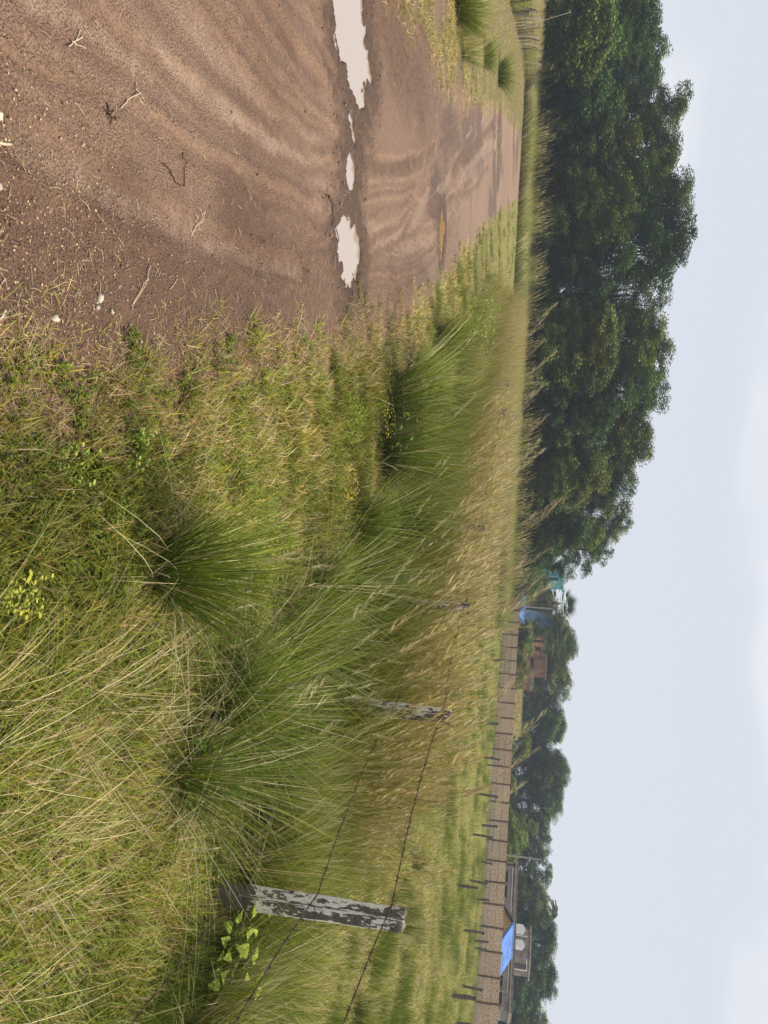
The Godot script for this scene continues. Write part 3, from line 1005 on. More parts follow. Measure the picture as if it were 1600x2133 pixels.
func before_post(x: float, z: float) -> bool:   # the second and third posts stand clear of the tallest stems
	for q in [P2, P3]:
		var side: float = x - z * q.x / q.y
		if z > q.y - 0.1 and z < q.y + 3.2 and side > -0.22 and side < 0.38: return true
	return false

func grass_covers() -> void:
	# close turf on the verge
	var lawn := thing("short_grass", "", "")
	tag(lawn, "low creeping grass covering the verge between track and fence", "grass", "", "stuff")
	var meshes := [
		turf_mesh(40, 0.075, 0.03, 0.085, 0.0065, 1.2, [GREEN, GREEN * 1.25, LIME, DEEP * 1.3, LIME * 0.8]),
		turf_mesh(42, 0.08, 0.03, 0.09, 0.0052, 1.3, [GREEN, LIME, STRAW * 0.8, LIME * 0.8, GREEN * 0.8]),
		turf_mesh(40, 0.085, 0.025, 0.075, 0.0034, 1.4, [STRAW, TAN * 0.85, LIME, STRAW * 0.7]),
		weed_mesh(9, 0.07, 0.06, 0.021, GREEN * 0.95),
		turf_mesh(26, 0.08, 0.07, 0.16, 0.0055, 1.0, [GREEN, LIME, GREEN * 1.3, STRAW * 0.9]),
		turf_mesh(30, 0.09, 0.05, 0.13, 0.0048, 1.5, [LIME * 0.8, GREEN * 1.3, LIME, STRAW * 0.75, GREEN, DEEP * 1.4]),
	]
	var tall_weed := weed_mesh(13, 0.12, 0.2, 0.03, GREEN * 1.1)
	var weeds := Scatter.new()
	for k in 620:
		var z := -3.6 - 9.0 * rng.randf()
		var x := lerpf(along(RIGHT_Z, RIGHT_X, z) + 0.7, along(FENCE_Z, FENCE_X, z), rng.randf())
		if n_low.get_noise_2d(x * 4.0, z * 4.0) < 0.0: continue
		var g := rng.randf_range(0.6, 1.2)
		weeds.put(on(x, z), rng.randf() * TAU, Vector3(g, g, g), tint(0.8, 1.4, 0.3))
	meshes.append(tussock_mesh(60, 0.18, 0.22, 0.5, 0.0036, 1.5, Vector2(-0.35, -0.1), 0.3, 5))
	var lots := []
	for k in meshes.size(): lots.append(Scatter.new())
	for k in 34000:
		var r := 1.7 + 18.0 * pow(rng.randf(), 1.15)
		var a := rng.randf_range(-0.95, 0.95)
		var x := sin(a) * r
		var z := -cos(a) * r
		var sd := road_sd(x, z) + n_mid.get_noise_2d(x, z) * 0.25
		var p := n_low.get_noise_2d(x * 2.0, z * 2.0)
		var ff := x - along(FENCE_Z, FENCE_X, z)
		if sd > 0.12 + 0.2 * n_fine.get_noise_2d(x * 0.4, z * 0.4): continue
		if sd > -0.35 and rng.randf() < 0.35 + 0.5 * smoothstep(-0.35, 0.12, sd): continue
		if ff > 2.5: continue
		var rough := smoothstep(0.35, 1.1, x + 0.3 * p) * smoothstep(-7.5, -4.5, z)   # tangle near the fence
		var dry := smoothstep(-0.95, -0.2, sd)                     # trodden, yellow near the mud
		var g := 1.0 + r * 0.05
		var pick := rng.randf()
		var which := 0
		if pick < 0.62 * dry + 0.12: which = 2
		elif pick < 0.72: which = 1 if p > -0.05 else 0
		elif pick < 0.84: which = 3
		else: which = 0
		if pick > 0.88 and rough > 0.3: which = 3
		elif rng.randf() < rough * 0.6: which = 5 if rng.randf() < 0.5 + p else 4
		elif rng.randf() < 0.06: which = 4
		if z < -8.0 and x > along(RIGHT_Z, RIGHT_X, z) and rng.randf() < 0.5: which = 2
		var low := lerpf(0.55, 1.0, smoothstep(0.1, -0.6, sd))
		if x < along(RIGHT_Z, RIGHT_X, z) - 1.0:     # the left verge is short and trodden
			if which != 2: which = 1 if rng.randf() < 0.4 else 2
			if p < -0.1 and z > -22.0 and rng.randf() < 0.9: continue
			low *= 0.55
		lots[which].put(Vector3(x, ground_y(x, z), z), rng.randf() * TAU, Vector3(g, g * low * rng.randf_range(0.7, 1.25), g), tint(0.66, 1.12, 0.35) * (1.0 + 0.6 * p))
	for k in 26:
		var x := rng.randf_range(0.3, 1.7)
		var z := -1.8 - 1.5 * rng.randf()
		var g := rng.randf_range(0.6, 1.0)
		lots[6].put(on(x, z), rng.randf_range(-0.4, 0.4), Vector3(g, g * 0.85, g), tint(0.8, 1.2, 0.15))
	for k in meshes.size(): strew(["green_blades", "mixed_blades", "dry_blades", "leaflets", "long_blades", "straw_blades", "bowed_blades"][k], meshes[k], M.grass, lots[k], lawn)

	strew("tall_leaflets", tall_weed, M.grass, weeds, lawn)
	# tall grass in a belt along the fence
	var belt := thing("tall_grass", "", "")
	tag(belt, "belt of tall green and yellow grass running along the fence into the distance", "grass", "", "stuff")
	var lean := Vector2(-0.22, 0.02)
	var tall := [
		tussock_mesh(190, 0.12, 0.45, 0.95, 0.0075, 0.6, lean * 0.4, 0.12),
		tussock_mesh(170, 0.14, 0.5, 1.05, 0.0072, 0.75, lean * 0.5, 0.3),
		seeded_mesh(8, 40, 0.22, 0.9, 1.5, 0.0085, 16, lean),
		seeded_mesh(8, 40, 0.25, 1.0, 1.75, 0.0092, 15, lean * 1.5),
		tussock_mesh(80, 0.22, 0.35, 0.8, 0.010, 0.7, lean, 0.35, 3),
		seeded_mesh(12, 30, 0.35, 0.9, 1.65, 0.010, 8, lean),
	]
	var sets := []
	for k in tall.size(): sets.append(Scatter.new())
	for k in 1500:                                    # on the track's side and along the posts
		var z := -3.4 - 34.0 * pow(rng.randf(), 1.7)
		var f := along(FENCE_Z, FENCE_X, z)
		var off := rng.randfn() * 0.55 - 0.25
		if z > -16.0:                                 # apart from the big tussocks only scattered ones stand before the posts
			off = rng.randfn() * 0.35 + 0.35
			if off < -0.1 and rng.randf() < 0.7: continue
			if z > -5.6 and rng.randf() < 0.6: continue
		if before_post(f + off, z): continue
		var x := f + off
		if road_sd(x, z) > -0.5: continue
		if z > -5.0 and absf(x - 2.18) < 0.5 and z > -4.3: continue
		var far := z < -17.0
		var which := (4 if rng.randf() < 0.6 else 5) if far else (rng.randi() % 2 if off < -0.2 and rng.randf() < 0.75 else 2 + rng.randi() % 2)
		if z > -5.6: which = rng.randi() % 2
		var g := rng.randf_range(0.7, 1.05) * (0.62 if off < -0.7 else 1.0) * (0.7 if z > -6.0 else 1.0)
		sets[which].put(on(x, z), rng.randf_range(-0.5, 0.5), Vector3(g, g, g), tint(0.8, 1.2, 0.15))
	for k in 2600:                                    # beyond the fence, thinning out into the field
		var z := -6.0 - 46.0 * pow(rng.randf(), 1.25)
		if z > -13.0 and rng.randf() < 0.5: continue
		var f := along(FENCE_Z, FENCE_X, z)
		var off := absf(rng.randfn()) * (0.7 + 0.11 * absf(z)) * 0.8
		var x := f + off
		if before_post(x, z) or (z > -20.0 and rng.randf() < 0.3): continue
		if rng.randf() < smoothstep(0.0, 0.16, (x - 0.02 * z - 0.6) / absf(z)): continue
		var which := 2 + rng.randi() % 2 if z > -16.0 else (5 if rng.randf() < 0.65 else 4)
		if z > -16.0 and rng.randf() < 0.3: which = rng.randi() % 2
		var g := rng.randf_range(0.75, 1.1) * lerpf(1.0, 0.85, smoothstep(-10.0, -30.0, z))
		sets[which].put(on(x, z), rng.randf_range(-0.5, 0.5), Vector3(g, g, g), tint(0.85, 1.2, 0.15))
	for k in 60:                                      # round the tussock at the left edge
		var p := Vector2(-9.6 + rng.randfn() * 0.9, -13.4 + rng.randfn() * 0.9)
		var g := rng.randf_range(0.5, 0.8)
		if road_sd(p.x, p.y) > -0.8: continue
		sets[rng.randi() % 3].put(on(p.x, p.y), rng.randf_range(-0.5, 0.5), Vector3(g, g * 0.9, g), tint(0.85, 1.25, 0.12))
	for k in 1500:                                    # left of the track, round the stick fence
		var z := -24.0 - 48.0 * rng.randf()
		var f := along([0.0, -13.0, -33.7, -46.5, -72.0, -120.0], [-9.0, -10.5, -21.6, -28.1, -38.0, -60.0], z)
		var x := f - absf(rng.randfn()) * 3.0 - 0.5
		var g := rng.randf_range(0.55, 0.95)
		sets[5 if rng.randf() < 0.75 else 4].put(on(x, z), rng.randf_range(-0.5, 0.5), Vector3(g, g, g), tint(0.9, 1.25, 0.12))
	for k in 1500:                                    # the bank behind the bend
		var z := -59.5 - 4.0 * rng.randf()
		var x := rng.randf_range(-50.0, 8.0)
		if road_sd(x, z) > -0.3: continue
		var g := rng.randf_range(1.3, 1.9)
		sets[4 if rng.randf() < 0.9 else 5].put(on(x, z), rng.randf_range(-0.5, 0.5), Vector3(g * 1.4, g, g * 1.4), tint(1.0, 1.4, 0.1))
	for k in 420:                                     # coarse tufts standing about in the field
		var a := rng.randf_range(0.05, 0.75)
		var rr := rng.randf_range(10.0, 58.0)
		var x := sin(a) * rr
		var z := -cos(a) * rr
		if x < along(FENCE_Z, FENCE_X, z) + 1.5 or n_low.get_noise_2d(x * 2.0, z * 2.0) < 0.02: continue
		var g := rng.randf_range(0.28, 0.6)
		sets[4 if rr > 16.0 else 0].put(on(x, z), rng.randf() * TAU, Vector3(g * 1.3, g, g * 1.3), tint(0.6, 1.1, 0.1))
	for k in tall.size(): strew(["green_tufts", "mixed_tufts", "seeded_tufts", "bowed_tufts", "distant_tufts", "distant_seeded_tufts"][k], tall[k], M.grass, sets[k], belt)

	var arcs := [MB.new(), MB.new(), MB.new()]
	for k in 3: plume(arcs[k], Vector3.ZERO, Vector3(-0.5 + 0.16 * k, 0, 0.1), 1.5, 0.3, 34, 0.0052, STRAW, [STRAW, TAN, STRAW.lerp(ROSE, 0.5)][k])
	for k in 3:
		var s := Scatter.new()
		for q in 60:
			var z := -4.4 - 10.0 * pow(rng.randf(), 1.2)
			var x := along(FENCE_Z, FENCE_X, z) + rng.randf_range(-1.1, 0.9)
			if road_sd(x, z) > -0.7 or (z > -6.0 and x > 1.6): continue
			var g := rng.randf_range(0.65, 1.15)
			s.put(on(x, z), rng.randf_range(-0.7, 0.7), Vector3(g, g, g), tint(0.85, 1.2, 0.1))
		strew(["arching_stalks", "tan_stalks", "rosy_stalks"][k], arcs[k].mesh(), M.dry, s, belt)

	# the field beyond the fence and the low grass of the far verges
	var field := thing("field_grass", "", "")
	tag(field, "yellow green pasture grass of the field beyond the fence", "grass", "", "stuff")
	var low := [
		turf_mesh(34, 0.26, 0.09, 0.26, 0.010, 0.9, [GREEN * 1.2, LIME, LIME * 1.1, STRAW * 0.8]),
		turf_mesh(34, 0.24, 0.12, 0.34, 0.009, 0.8, [GREEN, DEEP * 1.5, GREEN * 1.2, LIME * 0.8]),
		turf_mesh(30, 0.28, 0.08, 0.22, 0.010, 1.1, [STRAW, LIME, TAN, LIME]),
	]
	var fs := [Scatter.new(), Scatter.new(), Scatter.new()]
	for k in 60000:
		var r := 3.0 + 85.0 * pow(rng.randf(), 1.4)
		var a := rng.randf_range(-0.85, 0.85)
		var x := sin(a) * r
		var z := -cos(a) * r
		var sd := road_sd(x, z)
		var ff := x - along(FENCE_Z, FENCE_X, z)
		if ff < 0.1 and r < 12.0: continue
		if sd > -0.1: continue
		if x > 4.0 and (Vector2(x, z) - Vector2(42.0, -52.0)).dot(Vector2(-0.75, -0.66)) > 0.0 and z < -50.0 and x * 0.75 - z * 0.66 > 66.0: continue
		var p := 0.6 * n_low.get_noise_2d(x * 1.3, z * 0.9) + 0.8 * n_low.get_noise_2d(x * 5.0, z * 3.0)
		var which := 1 if p < -0.28 else (2 if p > 0.2 or (ff < 0.0 and rng.randf() < 0.6) else 0)
		var g := (0.55 + 0.012 * r) * (0.4 if ff < 0.0 else 1.0)
		var tall_ := 1.5 if which == 1 else 1.0
		if ff < 0.0 and x < along(LEFT_Z, LEFT_X, z):
			if r < 20.0: continue
			which = 2 if rng.randf() < 0.75 else 0
		fs[which].put(on(x, z), rng.randf() * TAU, Vector3(maxf(g, 0.6), g * tall_ * rng.randf_range(0.6, 1.1), maxf(g, 0.6)), tint(0.85, 1.2, 0.15))
	for k in 3: strew(["pasture_blades", "dark_tufts", "dry_patches"][k], low[k], M.grass, fs[k], field)

func mud_litter() -> void:
	var crumbs := Scatter.new()
	var pebbles := Scatter.new()
	var straws := Scatter.new()
	for k in 22000:
		var z := -1.7 - 9.0 * pow(rng.randf(), 1.6)
		var x := rng.randf_range(-6.5, 0.3)
		var sd := road_sd(x, z)
		if sd < -0.35: continue
		var c := clods(x, z, sd)
		var w := wetness(x, z)
		if w < 0.03: continue
		if w < 0.5: c = maxf(c, 0.6)
		if rng.randf() > c * c * 1.5: continue
		var g := 0.004 + 0.016 * pow(rng.randf(), 4.0)
		if w < 0.45: g *= 1.9
		crumbs.put(on(x, z), rng.randf() * TAU, Vector3(g * 1.3, g, g), tint(0.6, 1.15, 0.1))
	for k in 9000:
		var z := -1.8 - 1.9 * pow(rng.randf(), 1.5)
		var x := rng.randf_range(-1.55, -0.2)
		if rng.randf() < smoothstep(-1.0, -1.55, x) or road_sd(x, z) < -0.15 or rng.randf() < smoothstep(-2.2, -3.6, z) * 0.9: continue
		var g := 0.0022 + 0.0075 * pow(rng.randf(), 3.5)
		var v := rng.randf()
		pebbles.put(on(x, z) + Vector3.UP * g * 0.15, rng.randf() * TAU, Vector3(g * 1.2, g, g), Color(0.36, 0.26, 0.17).lerp(Color(0.52, 0.40, 0.22), v) * rng.randf_range(0.45, 1.15))
	for k in 700:
		var z := -1.8 - 6.0 * pow(rng.randf(), 1.5)
		var x := along(RIGHT_Z, RIGHT_X, z) - absf(rng.randfn()) * 0.55 + 0.15
		if wetness(x, z) < 0.1: continue
		straws.put(on(x, z) + Vector3.UP * 0.004, rng.randf() * TAU, Vector3.ONE * rng.randf_range(0.4, 1.2), tint(0.6, 1.1, 0.2))
	var lump := stone_mesh(3, 0.5)
	var cr := strew("mud_crumbs", lump, M.clod, crumbs, self)
	tag(cr, "small crumbs of dark mud scattered over the track", "mud")
	var pe := strew("gravel", stone_mesh(8), M.pebble, pebbles, self)
	tag(pe, "fine tan gravel pressed into the near right side of the track", "gravel")
	var sb := MB.new()
	sb.tube([Vector3(-0.03, 0, 0), Vector3(0, 0.003, 0.003), Vector3(0.032, 0, 0)], [0.0012, 0.0011, 0.0007], 4, STRAW, TAN)
	var st := strew("straw_bits", sb.mesh(), M.dry, straws, self)
	tag(st, "short bits of pale straw scattered along the track's edge", "straw")

func make_materials() -> void:
	var fine := noise_tex(11, 0.03, [grey(0.72), grey(0.92), grey(1.0)], [0.25, 0.5, 0.78], 1024, 6)
	var fine_bump := noise_tex(12, 0.04, [grey(0), grey(1)], [0.15, 0.85], 1024, 6)
	M.mud = mat(Color.WHITE, 0.62, fine, Vector3.ONE * 1.9, fine_bump, 1.2)
	M.mud.vertex_color_use_as_albedo = true
	M.mud.roughness_texture = noise_tex(14, 0.012, [grey(0.62), grey(1.0)], [0.35, 0.6], 512, 4)
	M.mud.roughness = 0.8
	M.soil = mat(Color.WHITE, 0.95, fine, Vector3.ONE * 0.9, fine_bump, 1.5)
	M.soil.vertex_color_use_as_albedo = true
	M.clod = mat(lin(0.165, 0.105, 0.075), 0.85)
	M.clod.vertex_color_use_as_albedo = true
	M.pebble = mat(Color.WHITE, 0.7)
	M.pebble.vertex_color_use_as_albedo = true
	M.grass = leafy(0.55, 0.5)
	M.dry = leafy(0.5, 0.7)
	M.leaf = leafy(0.5, 0.7)
	M.leaf.metallic_specular = 0.15
	M.broad = leafy(0.7, 0.85)
	M.broad.metallic_specular = 0.15
	M.bark = mat(lin(0.11, 0.088, 0.068), 0.95, noise_tex(21, 0.03, [grey(0.6), grey(1)], [0.3, 0.7]), Vector3(1.2, 0.3, 1.2))
	M.rust = mat(lin(0.055, 0.035, 0.025), 0.8)
	var specks := noise_tex(31, 0.05, [Color(0.42, 0.36, 0.32), Color(0.92, 0.89, 0.86), Color(1, 1, 1)], [0.24, 0.36, 0.6], 512, 4)
	M.panels = []
	for c in [lin(0.74, 0.555, 0.415), lin(0.79, 0.595, 0.45), lin(0.69, 0.515, 0.385), lin(0.76, 0.57, 0.43)]:
		M.panels.append(mat(c, 0.9, specks, Vector3.ONE * 0.35))
	M.pillar = mat(lin(0.17, 0.125, 0.09), 0.95, specks, Vector3.ONE * 0.6)
	var stain := noise_tex(33, 0.014, [Color(0.80, 0.785, 0.77), Color(1, 1, 1)], [0.3, 0.66], 512, 6)
	M.render_grey = mat(lin(0.34, 0.30, 0.28), 0.9, stain, Vector3(0.12, 0.25, 0.12))
	M.render_brown = mat(lin(0.30, 0.255, 0.22), 0.9, stain, Vector3(0.2, 0.3, 0.2))
	M.slab = mat(lin(0.42, 0.39, 0.36), 0.9, stain, Vector3.ONE * 0.3)
	M.slab_dark = mat(lin(0.24, 0.21, 0.19), 0.9, stain, Vector3.ONE * 0.3)
	M.dark = mat(lin(0.03, 0.03, 0.032), 0.8)
	M.darkwood = mat(lin(0.07, 0.058, 0.05), 0.7)
	M.glass = mat(lin(0.03, 0.035, 0.04), 0.08)
	M.white_pipe = mat(lin(0.75, 0.75, 0.73), 0.5)
	M.white_tank = mat(lin(0.82, 0.82, 0.82), 0.4)
	M.gable = mat(lin(0.48, 0.34, 0.18), 0.9, stain, Vector3.ONE * 0.4)
	M.blue_roof = mat(lin(0.07, 0.20, 0.60), 0.55, stain, Vector3.ONE * 0.11)
	M.pale_blue = mat(lin(0.45, 0.58, 0.78), 0.5)
	M.sky_blue = mat(lin(0.22, 0.37, 0.62), 0.8)
	M.salmon = mat(lin(0.50, 0.235, 0.165), 0.9, stain, Vector3.ONE * 0.25)
	M.salmon_light = mat(lin(0.60, 0.30, 0.21), 0.9, stain, Vector3.ONE * 0.25)
	M.rust_paint = mat(lin(0.30, 0.15, 0.11), 0.9, stain, Vector3.ONE * 0.3)
	M.yellow = mat(lin(0.74, 0.61, 0.27), 0.9, stain, Vector3.ONE * 0.3)
	M.teal = mat(lin(0.24, 0.66, 0.71), 0.8, stain, Vector3.ONE * 0.2)
	M.teal_pale = mat(lin(0.24, 0.62, 0.66), 0.8)
	M.teal_deep = mat(lin(0.04, 0.26, 0.31), 0.8)
	M.pole = mat(lin(0.46, 0.45, 0.42), 0.9, stain, Vector3.ONE)
	M.old_wood = mat(lin(0.22, 0.195, 0.17), 0.95, noise_tex(41, 0.03, [grey(0.55), grey(1)], [0.3, 0.7]), Vector3(5, 1, 5))
	M.bleached = mat(lin(0.66, 0.55, 0.40), 0.85, noise_tex(42, 0.03, [grey(0.7), grey(1)], [0.3, 0.7]), Vector3(9, 9, 9))
	M.dark_twig = mat(lin(0.06, 0.042, 0.032), 0.9)
	M.stone = mat(lin(0.62, 0.54, 0.45), 0.85, noise_tex(43, 0.04, [grey(0.75), grey(1)], [0.3, 0.7]), Vector3.ONE * 14.0)
	M.stone_grey = mat(lin(0.34, 0.29, 0.26), 0.85)
	M.water = mat(lin(0.33, 0.262, 0.21), 0.02)
	M.water.metallic_specular = 0.75
	M.water_brown = mat(lin(0.33, 0.20, 0.075), 0.04)
	M.water_brown.metallic_specular = 0.3

# ---------------------------------------------------------------- sky
func sky_picture() -> ImageTexture:
	var w := 1024
	var h := 512
	var im := Image.create(w, h, false, Image.FORMAT_RGBF)
	var n := FastNoiseLite.new()
	n.seed = 77
	n.frequency = 1.1
	n.fractal_octaves = 5
	for y in h:
		var e := (0.5 - (y + 0.5) / h) * PI
		for x in w:
			var a := ((x + 0.5) / w - 0.5) * TAU
			var d := Vector3(sin(a) * cos(e), sin(e), -cos(a) * cos(e))
			var up := clampf(d.y, 0.0, 1.0)
			var c := SKY_LOW.lerp(SKY_MID, smoothstep(0.0, 0.22, up)).lerp(SKY_TOP, smoothstep(0.2, 1.0, up))
			var m := n.get_noise_3d(d.x * 1.2, d.y * 4.2, d.z * 1.2)
			c = c.lerp(SKY_CLOUD, smoothstep(-0.12, 0.38, m) * 0.9)
			im.set_pixel(x, y, c)
	return ImageTexture.create_from_image(im)

const SKY_LOW := Color(0.612, 0.640, 0.690)
const SKY_MID := Color(0.572, 0.610, 0.685)
const SKY_TOP := Color(0.520, 0.585, 0.720)
const SKY_CLOUD := Color(0.715, 0.728, 0.752)

# ---------------------------------------------------------------- scene
func _ready() -> void:
	var cam := Camera3D.new()
	cam.name = "camera"
	var pitch := deg_to_rad(-10.19)
	var roll := deg_to_rad(3.19)
	# the phone was held on its side: the picture's right is the world's up
	cam.basis = Basis(Vector3.RIGHT, pitch) * Basis(Vector3.BACK, roll + PI / 2)
	cam.position = Vector3(0, 1.6, 0)
	cam.fov = rad_to_deg(2.0 * atan(1066.5 / 1600.0))
	cam.near = 0.05
	cam.far = 1500.0
	add_child(cam)

	var env := Environment.new()
	env.background_mode = Environment.BG_SKY
	var sky := Sky.new()
	var pan := PanoramaSkyMaterial.new()
	pan.panorama = sky_picture()
	sky.sky_material = pan
	env.sky = sky
	env.tonemap_mode = Environment.TONE_MAPPER_LINEAR
	env.tonemap_exposure = 1.25
	env.sdfgi_enabled = true
	env.ssao_enabled = true
	env.ssil_enabled = true
	env.fog_enabled = true
	env.fog_density = 0.0008
	env.fog_light_color = Color(0.84, 0.89, 0.97)
	var we := WorldEnvironment.new()
	we.name = "environment"
	we.environment = env
	add_child(we)

	var sun := DirectionalLight3D.new()
	sun.name = "sun"
	sun.light_color = Color(1.0, 0.95, 0.86)
	sun.light_energy = 1.55
	sun.light_angular_distance = 2.0
	sun.shadow_enabled = true
	sun.look_at_from_position(Vector3(0.55, 1.3, -0.22), Vector3.ZERO)
	add_child(sun)

	rng.seed = 20240
	n_low.seed = 1
	n_low.frequency = 0.16
	n_low.fractal_octaves = 3
	n_mid.seed = 2
	n_mid.frequency = 1.1
	n_mid.fractal_octaves = 3
	n_fine.seed = 3
	n_fine.frequency = 9.0
	n_fine.fractal_octaves = 3
	n_clod.seed = 4
	n_clod.frequency = 5.0
	n_clod.fractal_octaves = 2
	make_materials()

	# ---- the setting
	rut.resize(TW * TH)
	pale.resize(TW * TH)
	press([Vector2(-1.6, -2.0), Vector2(-1.71, -2.54), Vector2(-1.88, -3.3), Vector2(-2.0, -3.9), Vector2(-2.23, -4.72), Vector2(-2.53, -5.94), Vector2(-2.67, -7.04), Vector2(-3.15, -8.52), Vector2(-3.94, -10.22), Vector2(-5.34, -12.62), Vector2(-7.17, -15.37), Vector2(-8.9, -17.67)], 0.13, 0.03, 0.75)
	press([Vector2(-1.11, -1.9), Vector2(-1.12, -2.18), Vector2(-1.15, -2.42), Vector2(-1.2, -3.0), Vector2(-1.29, -3.49), Vector2(-1.42, -4.14), Vector2(-1.7, -5.3)], 0.085, 0.018, 0.35)
	press([Vector2(-2.2, -2.6), Vector2(-2.27, -3.25), Vector2(-2.32, -4.0), Vector2(-2.36, -4.6), Vector2(-2.45, -5.2), Vector2(-2.62, -5.92), Vector2(-2.8, -6.4)], 0.10, 0.026, 0.55)
	press([Vector2(-2.8, -3.3), Vector2(-2.91, -4.22), Vector2(-2.98, -4.78), Vector2(-3.1, -5.51), Vector2(-3.18, -6.2)], 0.09, 0.03, -0.5)
	press([Vector2(-3.25, -6.9), Vector2(-3.57, -7.78), Vector2(-4.42, -9.57), Vector2(-6.33, -12.86), Vector2(-8.3, -16.0)], 0.11, 0.028, -0.6)
	press([Vector2(-2.2, -5.5), Vector2(-2.3, -5.9), Vector2(-2.6, -7.2), Vector2(-3.09, -8.89), Vector2(-4.24, -11.77), Vector2(-5.6, -14.2)], 0.12, 0.03, 0.5)
	press([Vector2(-4.9, -12.4), Vector2(-5.48, -13.8), Vector2(-8.43, -18.09), Vector2(-11.7, -21.9)], 0.15, 0.03, 0.6)
	press([Vector2(-3.3, -4.6), Vector2(-3.35, -5.2), Vector2(-3.3, -6.0)], 0.08, 0.025, -0.5)
	press([Vector2(-1.95, -2.2), Vector2(-2.05, -3.0), Vector2(-2.18, -3.8), Vector2(-2.5, -4.9), Vector2(-2.95, -6.0)], 0.07, 0.012, 0.45)
	press([Vector2(-2.1, -5.2), Vector2(-2.15, -6.0)], 0.05, 0.02, -0.6)
	press([Vector2(-5.6, -14.2), Vector2(-7.6, -17.2), Vector2(-10.2, -21.5), Vector2(-13.5, -28.0), Vector2(-16.0, -33.0)], 0.2, 0.045, 0.5)
	press([Vector2(-6.6, -14.4), Vector2(-9.0, -18.6), Vector2(-11.8, -23.4), Vector2(-14.8, -28.4)], 0.18, 0.045, -0.6)
	press([Vector2(-4.1, -10.0), Vector2(-4.9, -12.2), Vector2(-6.2, -14.9), Vector2(-8.2, -19.2), Vector2(-11.0, -24.0)], 0.13, 0.035, -0.45)
	press([Vector2(-3.6, -9.2), Vector2(-4.2, -10.6), Vector2(-5.4, -11.8), Vector2(-6.6, -12.3)], 0.12, 0.03, 0.5)
	# thin tyre lines beside the ruts
	var lines := [
		[Vector2(-1.45, -1.9), Vector2(-1.72, -3.3), Vector2(-2.1, -4.8), Vector2(-2.45, -6.3), Vector2(-2.75, -7.8)],
		[Vector2(-1.9, -2.4), Vector2(-2.1, -3.8), Vector2(-2.5, -5.3), Vector2(-2.9, -6.1)],
		[Vector2(-2.5, -3.0), Vector2(-2.68, -4.4), Vector2(-3.0, -5.9)],
		[Vector2(-2.95, -7.0), Vector2(-3.7, -8.8), Vector2(-5.0, -11.2), Vector2(-7.2, -14.6), Vector2(-10.0, -18.8)],
		[Vector2(-2.3, -7.2), Vector2(-2.9, -9.2), Vector2(-4.2, -12.2), Vector2(-6.0, -15.2)],
		[Vector2(-3.1, -3.6), Vector2(-3.35, -4.8), Vector2(-3.5, -5.6)],
		[Vector2(-2.0, -5.4), Vector2(-2.6, -7.4), Vector2(-3.6, -9.4), Vector2(-4.9, -10.8), Vector2(-6.6, -11.6)],
	]
	for l in lines:
		for k in 4:
			var moved := []
			for q in l: moved.append(q + Vector2(rng.randf_range(-0.03, 0.03) + 0.085 * (k - 1.5), 0.0))
			press(moved, 0.034, 0.016, 0.28 if k % 2 == 0 else -0.42)
	build_ground()
	for p in puddles:
		var poly: PackedVector2Array = Geometry2D.offset_polygon(p[0], 0.12)[0]
		var tris := Geometry2D.triangulate_polygon(poly)
		var b := MB.new()
		for q in poly:
			b.v.append(Vector3(q.x, p[1], q.y))
			b.n.append(Vector3.UP)
		for k in range(0, tris.size(), 3): b.i.append_array([tris[k], tris[k + 1], tris[k + 2]])
		structure("puddle", b.mesh(), M.water_brown if p[2] == "brown" else M.water, {"wide": "wide pale puddle at the left edge reflecting the sky", "narrow": "narrow sliver of water beside the wide puddle", "middle": "small pale puddle in the middle of the muddy ruts", "right": "pale puddle nearest the right verge", "brown": "ochre brown puddle farther up the track", "far": "dark puddle at the bend of the track"}[p[2]])

	# ---- large things: wall, houses
	panel_wall(Vector2(6.8, -92.4), Vector2(42.2, -51.5), 30)
	grey_house()
	water_tank(Vector3(38.9, 3.0, -74.6), "left one of two white tanks on the grey house's roof")
	water_tank(Vector3(39.95, 3.0, -73.8), "right one of two white tanks on the grey house's roof")
	gable_shed(Vector3(35.4, 0, -66.0), 0.0, 2.9, 3.0, 1.85, 2.78, "blue roofed shed with a tan gable in front of the grey house")
	gable_shed(Vector3(10.75, 0, -93.4), deg_to_rad(-46), 4.1, 2.0, 1.6, 2.5, "blue roofed shed at the far left end of the panel wall")
	far_houses()

	# ---- trees
	for k in 5: clumps.append(leaf_clump(64, 0.52, 0.21))
